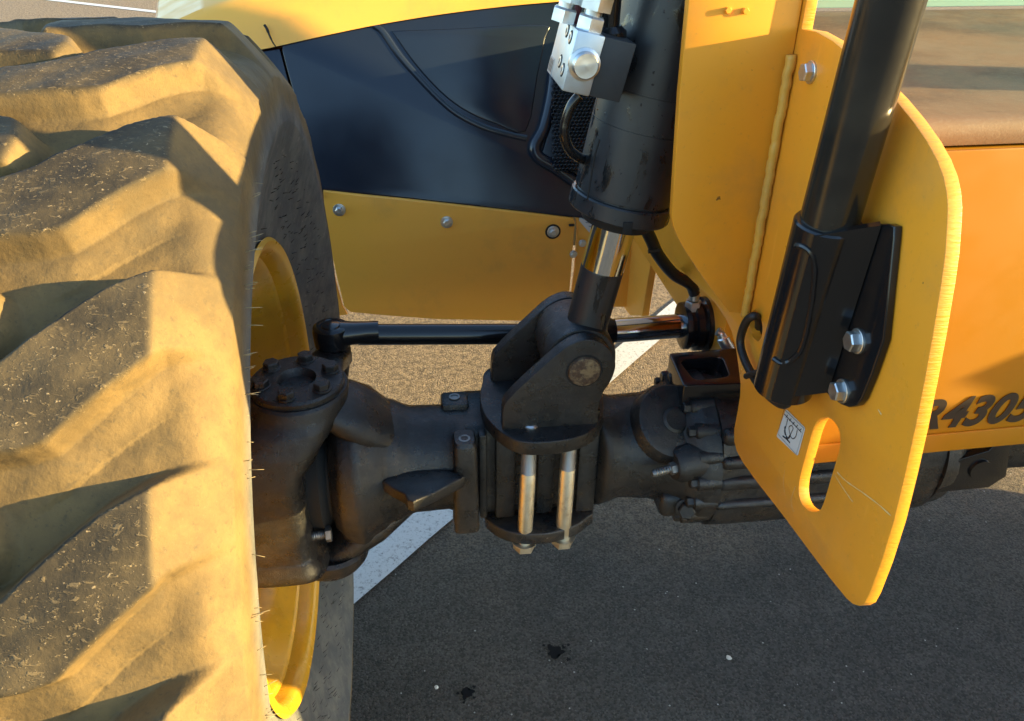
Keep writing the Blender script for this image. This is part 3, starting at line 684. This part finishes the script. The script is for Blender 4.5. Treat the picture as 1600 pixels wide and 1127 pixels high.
# small pipe beside the barrel and the hose loop
tube('oil_pipe', [at(905, 150, 'Y', .97), at(893, 165, 'Y', .97), at(884, 190, 'Y', .97), at(882, 212, 'Y', .97), at(890, 234, 'Y', .98), at(904, 246, 'Y', .99), at(915, 250, 'Y', 1.0)], .0062, BLK, cyl, label='bent black oil pipe under the valve block')
tube('oil_pipe', [at(958, -30, 'Y', .955), at(955, 10, 'Y', .955), at(951, 60, 'Y', .955)], .011, BLK, cyl)
lathe('pipe_flange', at(954, 58, 'Y', .955), (0.08, 0, -1), [(-.012, .012), (-.006, .018), (.004, .018)], BLK, cyl, 24)
# valve block
f_tl, f_tr, f_bl = at(903, 47, 'Y', .905), at(946, 60, 'Y', .905), at(878, 142, 'Y', .905)
ux = Vector((1, 0, 0)); uz = (f_tl-f_bl).normalized(); uy = Vector((0, 1, 0))
ux = (ux-uz*ux.dot(uz)).normalized(); uy = uz.cross(ux).normalized()
RB = Matrix((ux, uy, uz)).transposed()
hB = (f_tl-f_bl).length; wB = (f_tr-f_tl).dot(ux); dB = .100
def vb(a, b, c): return f_bl+ux*a+uy*b+uz*c
vbk = box('valve_block', vb(wB/2, dB/2, hB/2), (wB, dB, hB), ALU, T, RB, .0015, label='bright zinc hydraulic valve block on the levelling cylinder')
w2 = .036
box('valve_coil', vb(wB+w2/2+.0004, dB/2-.002, hB/2), (w2, dB*.9, hB*.985), COIL, vbk, RB, .001)
q = at(913, 101, 'Y', .905)
lathe('cartridge_cap', q+uy*.004, -uy, [(0, .0175), (.0055, .0175), (.0065, .0155), (.007, .0145), (.013, .0140), (.0145, .0128), (.0142, .004), (.0146, .001)], ZINC, vbk, 36)
for b_, c_ in ((.024, .82), (.047, .87), (.022, .28), (.044, .36)):
    p = vb(0, b_, hB*c_)
    bm = bmesh.new(); add_lathe(bm, p-ux*.0006, ux, [(0, .0062), (.0002, .0075), (.0008, .0075)], 24); done(bm, 'screw_recess', VOID, vbk)
    bm = bmesh.new(); add_lathe(bm, p+ux*.0006, -ux, [(0, .0058), (.0018, .0055), (.0020, .0032), (.0008, .003), (.0006, .0005)], 18); done(bm, 'socket_screw', ZINC, vbk)
# data plate printed on the left face
plate('data_plate', [vb(-.0004, dB*b_, hB*c_) for b_, c_ in ((.74, .02), (.99, .02), (.99, .30), (.74, .30))], ux, .0004, plain('plate_grey', (.30, .32, .33), .4), vbk, bevel=0)
for k in range(3):
    plate('plate_print', [vb(-.0007, dB*b_, hB*c_) for b_, c_ in ((.78+.07*k, .05), (.81+.07*k, .05), (.81+.07*k, .27), (.78+.07*k, .27))], ux, .0002, INK, vbk, bevel=0)
for (pa, sc2) in (((880, 30), .95), ((921, 42), 1.05)):
    p = at(pa[0], pa[1], 'Y', .945 if pa[0] < 900 else .93); p = p-uz*((p-f_tl).dot(uz)-.0)
    bm = bmesh.new(); add_hex(bm, p, uz, .0150*sc2, .015, rot=.3); add_lathe(bm, p+uz*.015, uz, [(0, .0095*sc2), (.006, .0095*sc2)], 20); add_hex(bm, p+uz*.021, uz, .0180*sc2, .026, rot=.5)
    add_lathe(bm, p+uz*.047, uz, [(0, .012), (.02, .011), (.06, .011)], 20); done(bm, 'hose_fitting', ZINC, vbk, sharp=.5)
ph = at(903, 10, 'Y', .96)
tube('small_hose', [ph-uz*.02, ph, ph+uz*.05], .005, PINK, vbk)

# ---- chassis side plate (in the YZ plane) and cross plate --------------------------
ao = [(1252, 46), (1275, 50), (1300, 64), (1322, 82), (1360, 116), (1398, 155), (1425, 188), (1448, 221), (1464, 250), (1474, 276), (1479, 300), (1481, 325), (1480, 350), (1477, 395), (1471, 440), (1458, 520), (1445, 592), (1430, 668), (1413, 745), (1396, 815), (1376, 880), (1358, 928), (1350, 943), (1342, 947), (1332, 944), (1322, 935), (1296, 903), (1262, 858), (1225, 808), (1180, 750), (1160, 722), (1151, 705), (1147, 690), (1147, 670), (1152, 645), (1156, 620), (1157, 600), (1154, 575), (1150, 545), (1143, 518), (1134, 498), (1116, 472), (1085, 442), (1050, 408), (1026, 371)]
apts = [at(*p, 'X', XA) for p in ao]
apts += [Vector((XA, 1.55, 1.0)), Vector((XA, 1.55, 1.45)), Vector((XA, .93, 1.45)), Vector((XA, .875, 1.40))]
slot = [(1277, 657), (1285, 653), (1294, 653), (1303, 659), (1310, 671), (1313, 688), (1310, 708), (1302, 735), (1294, 762), (1287, 785), (1281, 797), (1272, 800), (1262, 797), (1253, 788), (1248, 772), (1249, 750), (1255, 725), (1263, 695), (1270, 671)]
hole = [(1181+10*math.cos(t)*1.0+2.5*math.sin(t), 509+24*math.sin(t)) for t in [2*math.pi*i/20 for i in range(20)]]
CH = plate('chassis_plate', apts, (1, 0, 0), .0125, YEL_CUT, T, holes=[smooth_closed([at(*p, 'X', XA) for p in slot], 3), [at(*p, 'X', XA) for p in hole]], bevel=.0006, label='yellow chassis side plate with lashing slot and rounded front corner', sharp=.35)
# right hand edge of the cross plate stops at the side plate
bo = [(1050, 338), (1052, 352), (1059, 371), (1072, 394), (1092, 424), (1114, 455), (1130, 476), (1140, 488), (1149, 492)]
bl = [at(*p, 'Y', YB) for p in bo]
B_top = 1.55
xl = at(1076, 0, 'Y', YB).x
bpt = [Vector((XA-.001, YB, B_top)), Vector((xl-.012, YB, B_top)), Vector((xl, YB, 1.30)), at(1062, 150, 'Y', YB)]+bl[:-1]+[Vector((XA-.001, YB, bl[-1].z))]
XP = plate('cross_plate', bpt, (0, 1, 0), .012, YEL, T, bevel=.0012, label='upright yellow cross plate welded to the side plate', sharp=.5)
bm = bmesh.new()
wl = [Vector((XA-.006, YB-.006, at(1243, 84, 'Y', YB).z)), Vector((XA-.006, YB-.006, at(1148, 492, 'Y', YB).z))]
add_tube(bm, [wl[0].lerp(wl[1], i/70)+Vector((R_.uniform(-.0007, .0007), R_.uniform(-.0007, .0007), 0)) for i in range(71)], .0055, 12, 1, .05)
done(bm, 'weld_bead', paint('yellow_weld_paint', (.62, .34, .05), .4, amt=.5), XP, sharp=None)
for p in ((1268, 113),):
    bolt('plate_bolt', at(*p, 'X', XA), (-1, 0, 0), .0098, .008, ZINC, CH, .0118, rot=.2)
for p in ((1137, 16), (1164, 17)):
    bolt('small_stud', at(*p, 'Y', YB), (0, -1, 0), .0035, .004, YEL, XP)
# lashing point sticker
ds = [(1228, 639), (1258, 669), (1246, 713), (1213, 682)]
dq = [at(*p, 'X', XA-.0008) for p in ds]
stk = plate('lashing_sticker', rounded(dq, .14), (1, 0, 0), .0004, WHITE, CH, bevel=0, label='white diamond sticker with a tied rope symbol')
def stroke(name, pts, r, x=XA-.0012, n=5):
    bm = bmesh.new(); add_tube(bm, [at(*p, 'X', x) for p in pts], r, 6, n); 
    for v in bm.verts: v.co.x = x+(v.co.x-x)*.15
    return done(bm, name, INK, stk)
z8 = lambda L: [(1180+a/8.05, 600+b/8.05) for a, b in L]
stroke('border_print', z8([(362, 318), (612, 560), (515, 890), (285, 630), (362, 318)]), .0003, n=1)
stroke('symbol_print', z8([(365, 380), (580, 610)]), .0006, n=1)
for a, b in (((385, 425), (408, 392)), ((430, 465), (452, 435)), ((470, 510), (493, 480)), ((512, 548), (535, 518)), ((555, 590), (580, 565))): stroke('symbol_print', z8([a, b]), .0006, n=1)
stroke('symbol_print', z8([(408, 440), (385, 540), (365, 600), (385, 650), (425, 680), (450, 620), (475, 560), (455, 525), (425, 545), (430, 600), (445, 660), (475, 690), (510, 660), (530, 575)]), .0006)
stroke('symbol_print', z8([(345, 655), (390, 690), (435, 740)]), .0011); stroke('symbol_print', z8([(440, 640), (400, 690), (370, 560), (380, 540)]), .0009)

SCR = plain('bare_scratch', (.70, .50, .22), .5)
for L_, r_ in (([(1308, 738), (1322, 752), (1348, 770), (1372, 788), (1392, 806)], .0006), ([(1304, 742), (1318, 764), (1332, 784)], .0005), ([(1226, 735), (1224, 755), (1227, 775)], .0003), ([(1243, 760), (1236, 782), (1240, 800)], .0003), ([(1372, 640), (1377, 648)], .0009)):
    bm = bmesh.new(); add_tube(bm, [at(*p, 'X', XA-.0003) for p in L_], r_, 6, 5, .5)
    for v in bm.verts: v.co.x = XA-.0003+(v.co.x-XA+.0003)*.2
    done(bm, 'scratch', SCR, CH, label='pale scratch in the yellow paint')

# ---- guard pipe with bolted foot --------------------------------------------------
XG = XA-.036
a0, a1 = at(1217, 628, 'X', XG), at(1392, 0, 'X', XG); ga = (a1-a0).normalized()
PIPE = paint('black_pipe_paint', (.008, .008, .008), .20, (.30, .24, .15), .06, False, .7)
GP = lathe('guard_pipe', a0+ga*.10, ga, [(0, .0265), (.62, .0265), (.622, .02)], PIPE, T, 48, label='tall glossy black guard pipe bolted to the chassis plate')
sl0 = at(1290, 340, 'X', XG); Ls = (sl0-a0).dot(ga)
lathe('pipe_sleeve', a0, ga, [(.016, .010), (.018, .028), (.020, .0305), (Ls-.002, .0315), (Ls, .0300), (Ls+.0005, .0265)], BLK, GP, 48)
fl = [(1388, 350), (1397, 354), (1396, 372), (1388, 450), (1380, 532), (1362, 585), (1346, 624), (1338, 634), (1326, 637), (1313, 632), (1300, 622), (1288, 612)]
flp = [at(*p, 'X', XA-.0085) for p in fl]+[at(1302, 560, 'X', XA-.0085), at(1340, 440, 'X', XA-.0085), at(1372, 350, 'X', XA-.0085)]
plate('pipe_foot', flp, (1, 0, 0), .008, BLK, GP, bevel=.0015, label='black bolted foot of the guard pipe')
# folded web between the sleeve and the foot
bm = bmesh.new(); rows = []
for t in range(9):
    s = t/8; pc_ = a0+ga*(.022+(Ls-.026)*s)
    bend = at(1293, 610, 'X', XA-.0085).lerp(at(1376, 349, 'X', XA-.0085), s)
    tang = pc_+Vector((-.0225, -.0195, 0)); 
    o_ = (tang-bend).normalized(); nrm_ = ga.cross(o_).normalized()*.004
    rows.append([bm.verts.new(q_) for q_ in (tang+nrm_, tang-nrm_, bend-nrm_, bend+nrm_)])
ringfaces(bm, rows); done(bm, 'pipe_web', BLK, GP)
for p, rr in (((1341, 533), .2), ((1317, 611), .5)):
    bolt('foot_bolt', at(*p, 'X', XA-.0085)+Vector((0, 0, 0)), (-1, 0, 0), .0100, .0085, ZINC, GP, .0122, rot=rr)
def onsleeve(px, py): return at(px, py, 'X', XG-.0305)
bm = bmesh.new()
def on_cyl(px, py, r=.0312):
    v = (fw+rt*((px-800)/FPX)+dn*((py-563.5)/FPX)).normalized(); w_ = CP-a0
    vp = v-ga*v.dot(ga); wp = w_-ga*w_.dot(ga); A_, B_, C_ = vp.dot(vp), 2*vp.dot(wp), wp.dot(wp)-r*r
    D = max(B_*B_-4*A_*C_, 0); return CP+v*((-B_-math.sqrt(D))/(2*A_))
add_tube(bm, [on_cyl(*p) for p in ((1243, 384), (1256, 386), (1268, 397), (1273, 420), (1270, 460), (1262, 510), (1252, 545), (1238, 562), (1222, 568), (1208, 560))], .0028, 8, 5, .15); done(bm, 'weld_bead', BLK, GP)
# cable loop
XC = XA-.014
tube('cable', [at(1184, 520, 'X', XA+.02), at(1186, 503, 'X', XA+.004), at(1180, 494, 'X', XA-.008), at(1168, 500, 'X', XC), at(1159, 520, 'X', XC), at(1157, 540, 'X', XC), at(1165, 566, 'X', XC), at(1178, 590, 'X', XC), at(1195, 612, 'X', XC), at(1212, 627, 'X', XC-.006), at(1226, 632, 'X', XC-.02), at(1236, 622, 'X', XC-.02)], .0052, HOSE, CH, 12, label='black cable looping out of a small hole in the plate')
tube('cable_tie', [at(1166, 588, 'X', XC-.002), at(1176, 584, 'X', XC-.005), at(1188, 582, 'X', XC-.003)], .004, HOSE, CH, 8)

# ---- front panel with lettering, deck, cab glass -------------------------------------
pl, pr_ = at(1440, 706, 'Z', .745), at(1600, 691, 'Z', .745)
pd = (pr_-pl).normalized(); pn = Vector((pd.y, -pd.x, 0))            # towards the viewer
PL = pl-pd*.22; PR = pr_+pd*.30
ztop = atp(1500, 233, pl, pn).z
FP = plate('front_panel', [PL, PR, PR+Vector((0, 0, ztop-.745)), PL+Vector((0, 0, ztop-.745))], -pn, .02, YEL_SUNLIT, T, bevel=.003, label='yellow front panel with black slanted lettering')
ln0 = PL+pn*.0003+Vector((0, 0, .032)); 
lip = plate('panel_flange', [PL+pn*.004, PR+pn*.004, PR+pn*.004+Vector((0, 0, .030)), PL+pn*.004+Vector((0, 0, .030))], -pn, .0038, YEL_SUNLIT, FP, bevel=.001)
tc = bpy.data.curves.new('t', 'FONT'); tc.body = 'R4305'; tc.size = .064; tc.shear = .30; tc.offset = .0022; tc.extrude = .0003; tc.space_character = 1.04
to = bpy.data.objects.new('t', tc); COL.objects.link(to)
dg = bpy.context.evaluated_depsgraph_get(); tm = bpy.data.meshes.new_from_object(to.evaluated_get(dg)); bpy.data.objects.remove(to)
v4 = fw+rt*((1466-800)/FPX)+dn*((667-563.5)/FPX)
t4 = (pl-CP).dot(pn)/v4.dot(pn); p4 = CP+v4*t4
Mt = Matrix((pd, Vector((0, 0, 1)), pn)).transposed().to_4x4(); Mt.translation = p4+pn*.0012-pd*.042
tm.transform(Mt); tm.materials.clear(); link('lettering', tm, LETTER, FP, label='bold black slanted lettering', smooth=False)
# deck
bm = bmesh.new()
yf = (pl.y+pr_.y)/2-.012
DD = (atp(1500, 13, (0, 0, ztop+.048), (0, 0, 1))-PL).dot(-pn)
prof_d = [(0, -.030), (-.004, -.022), (-.004, -.008), (.004, -.001), (.016, 0), (DD, .012)]
r1, r2 = [], []
for t, z_ in prof_d: 
    r1.append(bm.verts.new(PL+pd*.02-pn*t+Vector((0, 0, (ztop+.034)-.745+z_)))); r2.append(bm.verts.new(PR+pd*1.0-pn*t+Vector((0, 0, (ztop+.034)-.745+z_))))
b1 = bm.verts.new(PL+pd*.02-pn*DD+Vector((0, 0, (ztop+.034)-.745-.03))); b2 = bm.verts.new(PR+pd*1.0-pn*DD+Vector((0, 0, (ztop+.034)-.745-.03)))
r1.append(b1); r2.append(b2); n_ = len(r1)
for i in range(n_): bm.faces.new((r1[i], r2[i], r2[(i+1) % n_], r1[(i+1) % n_]))
bm.faces.new(r1); bm.faces.new(r2[::-1])
DK = done(bm, 'deck_plate', DECK, T, sharp=.9, label='dusty black deck in front of the cab glass')
g_l = PL-pn*(DD+.005)+Vector((0, 0, ztop+.05-.745)); g_r = g_l+pd*2.0
plate('cab_window', [g_l-pd*.1, g_r, g_r+Vector((0, 0, .9))-pn*.15, g_l-pd*.1+Vector((0, 0, .9))-pn*.15], -pn, .008, GLASS, T, bevel=.001, label='teal tinted cab glass behind the deck')
# chassis box behind the panel
bm = bmesh.new()
add_box(bm, (.80, 1.75, .90), (.62, 1.3, .38), bevel=.01)
done(bm, 'chassis_frame', YEL, T)
# upright cab post to the right of the picture; its long shadow falls across the deck
dz = ztop+.036
w0, w1 = at(1500, 103, 'Z', dz), at(1500, 142, 'Z', dz); wm = (w0+w1)/2; far = wm+Vector((sdir.x, sdir.y, 0)).normalized()*.95
POST = box('cab_post', (far.x, far.y, dz+.55), (.06, abs(w0.y-w1.y)*.92, 1.1), BLK, T, bevel=.012)
# things hanging under the panel
bp_l = [at(*p, 'Y', .90) for p in ((1462, 770), (1545, 762), (1560, 752), (1572, 745), (1580, 690), (1560, 690), (1545, 705), (1500, 718), (1480, 745))]
hp = at(1531, 733, 'Y', .90)
BR2 = plate('hanging_bracket', bp_l, (0, 1, 0), .014, BLK, T, holes=[[hp+Vector((.012*math.cos(a), 0, .012*math.sin(a))) for a in [2*math.pi*i/20 for i in range(20)]]], bevel=.001, label='black bracket plate with a round hole under the front panel')
lathe('bracket_bush', hp-Vector((0, .004, 0)), (0, 1, 0), [(0, .0125), (0, .017), (.004, .018), (.004, .0125)], BLK, BR2, 28, )
box('beam', Vector((at(1520, 715, 'Y', 1.12).x, 1.13, at(1520, 712, 'Y', 1.12).z)), (.16, .03, .05), YEL, T, bevel=.004)

# ---- engine hood in the background ----------------------------------------------------
YH = 1.90
HT = math.tan(rad(20)); HN = Vector((0, -1, HT)).normalized()
H = lambda L, y=YH: [atp(*p, (0, y, .70), HN) for p in L]
H0 = lambda L, y=YH: [at(*p, 'Y', y) for p in L]
bt = [(380, 84), (440, 71), (520, 53), (600, 37), (700, 21), (800, 9), (880, 2), (960, -6), (1080, -16)]      # black/yellow border
ct = [(250, 52), (293, 32), (337, 13), (393, -4), (470, -26), (560, -48), (700, -80), (860, -106), (1080, -130)]   # crease
lowb = [(488, 296), (560, 303), (640, 311), (720, 320), (800, 329), (880, 338), (910, 341), (1060, 356)]
bm = bmesh.new()
bB, bC = [], []
b_s = smooth_open([atp(*p, (0, YH-.004, .70), HN) for p in [(240, 118)]+bt], 5); c_s = smooth_open([atp(*p, (0, YH+.012, .70), HN) for p in [ct[0]]+ct], 5)
NN = min(len(b_s), len(c_s))
rows = []
for i in range(NN):
    b_, c_ = b_s[i], c_s[i]; k = i/(NN-1)
    rows.append([b_+Vector((0, .03, -.004)), b_, b_.lerp(c_, .5)-Vector((0, .012, 0)), b_.lerp(c_, .92)-Vector((0, .006, 0)), c_, c_+Vector((-.01, .012, .006)), c_+Vector((-.12, .55, .03)), c_+Vector((-.2, 1.3, .03)), c_+Vector((-.2, 1.3, -.5))])
vr = [[bm.verts.new(p) for p in r_] for r_ in rows]
for a, b in zip(vr, vr[1:]):
    for i in range(len(a)-1): bm.faces.new((a[i], b[i], b[i+1], a[i+1]))
bm.faces.new(vr[0]); bm.faces.new(vr[-1][::-1])
HD = done(bm, 'engine_hood', YEL_HOOD, T, sharp=.5, label='yellow engine hood curving over a black side panel')
pn_pts = smooth_open(H(bt), 4)+smooth_open(H(lowb[::-1]), 3)+smooth_open(H([(488, 296), (478, 250), (462, 190), (440, 110), (428, 74)], YH), 3)[1:-2]
plate('black_side_panel', smooth_open(H(bt[1:]), 4)+smooth_open(H(lowb[::-1]), 3)+smooth_open(H([(496, 290), (486, 245), (470, 185), (450, 115), (441, 80)]), 3), -HN, .02, BLK_HOOD, HD, bevel=.003)
plate('black_end_panel', H([(437, 76), (448, 118), (467, 187), (482, 246), (491, 292), (486, 299), (440, 292), (300, 270), (250, 110), (380, 84)], YH+.002), -HN, .02, BLK_HOOD, HD, bevel=.003)
# moulded ridge on the black panel
rid = smooth_open(H([(585, 40), (600, 52), (625, 88), (655, 122), (690, 158), (720, 181), (760, 200), (800, 211), (822, 216)], YH+.0125), 5)
bm = bmesh.new(); add_tube(bm, rid, .0155, 20, 1, 0, .8); done(bm, 'moulded_ridge', BLK_HOOD, HD)
plate('raised_field', smooth_open(H([(612, 48), (640, 90), (668, 124), (700, 155), (735, 178), (775, 194), (822, 205), (840, 120), (852, 60), (850, 38), (720, 44), (612, 48)], YH-.003), 3), -HN, .012, BLK_HOOD, HD, bevel=.004)
bm = bmesh.new(); add_tube(bm, H([(868, 100), (862, 150), (850, 200), (836, 228), (842, 246), (868, 262), (900, 285), (915, 300)], YH-.010), .016, 16, 5); done(bm, 'panel_fold', BLK_HOOD, HD)
plate('panel_recess', H([(880, 150), (950, 120), (960, 300), (900, 290), (846, 240), (862, 190)], YH-.012), -HN, .02, BLK_HOOD, HD, bevel=.003)
# honeycomb grille
bm = bmesh.new(); gc = atp(918, 190, (0, YH-.04, .7), HN)
for i in range(-9, 10):
    for j in range(-13, 14):
        x_ = gc.x+i*.0092+(j % 2)*.0046; z_ = gc.z+j*.0080
        x, y, a = Vector((1, 0, 0)), Vector((0, 0, 1)), Vector((0, 1, 0))
        ro = [bm.verts.new(Vector((x_, gc.y+(z_-gc.z)*HT, z_))+(x*math.cos(math.pi/6+math.pi/3*k)+y*math.sin(math.pi/6+math.pi/3*k))*.0053) for k in range(6)]
        ri = [bm.verts.new(Vector((x_, gc.y-.001+(z_-gc.z)*HT, z_))+(x*math.cos(math.pi/6+math.pi/3*k)+y*math.sin(math.pi/6+math.pi/3*k))*.0042) for k in range(6)]
        rb = [bm.verts.new(v.co+Vector((0, .006, 0))) for v in ri]
        for k in range(6):
            bm.faces.new((ro[k], ro[(k+1) % 6], ri[(k+1) % 6], ri[k])); bm.faces.new((ri[k], ri[(k+1) % 6], rb[(k+1) % 6], rb[k]))
done(bm, 'honeycomb_grille', plain('grille_black', (.02, .02, .021), .4), HD, sharp=.3, kind='stuff', label='fine black honeycomb grille')
bm = bmesh.new(); add_tube(bm, [atp(*p, (0, YH-.016, .7), HN) for p in ((413, 39), (417, 45), (421, 55), (426, 66), (431, 73))], [.0030, .0032, .0022, .0016, .0014], 8, 4); done(bm, 'hood_seam', VOID, HD)
# lower yellow panel with bolts
lo = H0([(505, 299), (560, 305), (640, 313), (720, 322), (800, 331), (880, 340), (896, 342), (898, 348), (893, 420), (888, 478), (884, 500), (876, 503), (780, 501), (680, 499), (600, 493), (548, 488), (538, 480), (528, 440), (517, 390), (508, 340)], YH-.012)
LP = plate('yellow_side_panel', lo, (0, 1, 0), .012, YEL_HOOD, HD, bevel=.002)
plate('yellow_corner_panel', H0([(499, 300), (506, 345), (515, 395), (526, 445), (535, 478), (543, 492), (480, 500), (380, 480), (380, 292)], YH-.008), (0, 1, 0), .012, YEL_HOOD, HD, bevel=.002)
for p in ((530, 328), (698, 347), (864, 362)):
    bm = bmesh.new(); q = at(*p, 'Y', YH-.012); add_lathe(bm, q, (0, -1, 0), [(0, .0150), (.002, .0150), (.0025, .014)], 28); add_hex(bm, q-Vector((0, .0025, 0)), (0, -1, 0), .0098, .006); add_lathe(bm, q-Vector((0, .0085, 0)), (0, -1, 0), [(0, .007), (.001, .006), (.0006, .001)], 16)
    done(bm, 'panel_bolt', ZINC, LP, sharp=.5)
    if p[0] == 864: lathe('rubber_washer', q+Vector((0, .0002, 0)), (0, -1, 0), [(0, .0195), (.0012, .0195), (.0014, .015)], HOSE, LP, 28)
bm = bmesh.new(); add_tube(bm, H0([(494, 288), (497, 296), (500, 303), (498, 310)], YH-.02), .004, 8); done(bm, 'panel_clip', HOSE, HD)
bm = bmesh.new(); add_box(bm, at(488, 290, 'Y', YH-.012), (.03, .008, .016), bevel=.003); done(bm, 'hinge', CAST, HD)
bm = bmesh.new(); add_box(bm, at(893, 352, 'Y', YH-.016), (.014, .006, .006), bevel=.002); done(bm, 'panel_clip', HOSE, HD)
# pod body behind the panels
bm = bmesh.new(); q1 = at(500, 480, 'Y', YH); add_box(bm, (.12, YH+.80, .77), (.96, 1.15, .56), bevel=.03); done(bm, 'engine_pod', plain('pod_black', (.012, .012, .013), .5), HD)
# strip and label right of the lower panel, small bolts
ST = plate('yellow_post', H0([(900, 338), (960, 330), (990, 330), (985, 480), (890, 480), (898, 420), (902, 360)], YH-.004), (0, 1, 0), .012, YEL_HOOD, HD, bevel=.002)
plate('warning_label', H0([(905, 338), (940, 338), (940, 372), (928, 372), (905, 345)], YH-.0065), (0, 1, 0), .0005, WHITE, ST, bevel=0)
for k in range(5):
    plate('label_print', H0([(909+5*k, 341+6*k), (940, 341+6*k), (940, 343+6*k), (911+5*k, 343+6*k)], YH-.0075), (0, 1, 0), .0003, plain('grey_print', (.25, .3, .33), .5), ST, bevel=0)
for p in ((896, 397), (910, 380), (891, 462)):
    bolt('post_bolt', at(*p, 'Y', YH-.013), (0, -1, 0), .008, .006, ZINC, ST, .010)
# pointed yellow plate between the rod and the side plate
XQ = .56
pts_q = [at(*p, 'X', XQ) for p in ((975, 300), (956, 455), (984, 493), (1003, 494), (1009, 455), (1016, 412), (1024, 398), (1030, 380), (1040, 300))]
plate('hanging_plate', pts_q, (1, 0, 0), .018, YEL_HOOD, T, bevel=.002, label='pointed yellow plate hanging behind the chrome rod')
box('cross_beam', (1.02, 1.93, at(1045, 435, 'Y', 1.87).z+.06), (.74, .10, .12), YEL_HOOD, T, bevel=.006)

# ------------------------------------------------------------------ small things on the ground
def pebble(px, py, r, label):
    p = at(px, py, 'Z', r*.4); bm = bmesh.new(); bmesh.ops.create_icosphere(bm, subdivisions=3, radius=r)
    for v in bm.verts:
        v.co *= 1+.35*mnoise.noise(v.co*(1.1/r)+Vector((px, py, 0))); v.co.z *= .7; v.co += p
    o = done(bm, 'pebble', STONE); o['label'] = label; o['category'] = 'pebble'
pebble(1139, 1028, .0055, 'larger pale pebble on the dark asphalt right of the oil spots')
pebble(682, 1074, .0040, 'smaller pale pebble on the asphalt near the tyre')
def stain(px, py, r, seed, label, drops):
    rr = random.Random(seed); c = at(px, py, 'Z', .004); bm = bmesh.new()
    def blob(cx_, cy_, r_):
        n = 26; ph = [rr.uniform(0, 6.28) for _ in range(5)]
        vs = [bm.verts.new((cx_+r_*(1+.25*math.sin(3*a+ph[0])+.2*math.sin(5*a+ph[1])+.12*math.sin(9*a+ph[2]))*math.cos(a), cy_+r_*(1+.25*math.sin(3*a+ph[0])+.2*math.sin(5*a+ph[1])+.12*math.sin(9*a+ph[2]))*math.sin(a), .004)) for a in [2*math.pi*i/n for i in range(n)]]
        bm.faces.new(vs)
    blob(c.x, c.y, r)
    for _ in range(drops):
        a = rr.uniform(0, 6.28); q_ = r*rr.uniform(1.35, 2.4); blob(c.x+q_*math.cos(a), c.y+q_*math.sin(a), r*rr.uniform(.07, .28))
    bmesh.ops.triangulate(bm, faces=bm.faces)
    o = done(bm, 'oil_stain', OIL, smooth=False); o['label'] = label; o['category'] = 'oil stain'; o['kind'] = 'structure'
stain(867, 1018, .016, 3, 'larger black oil spot on the asphalt below the axle', 7)
stain(730, 1083, .012, 8, 'smaller black oil spot nearer the tyre', 8)
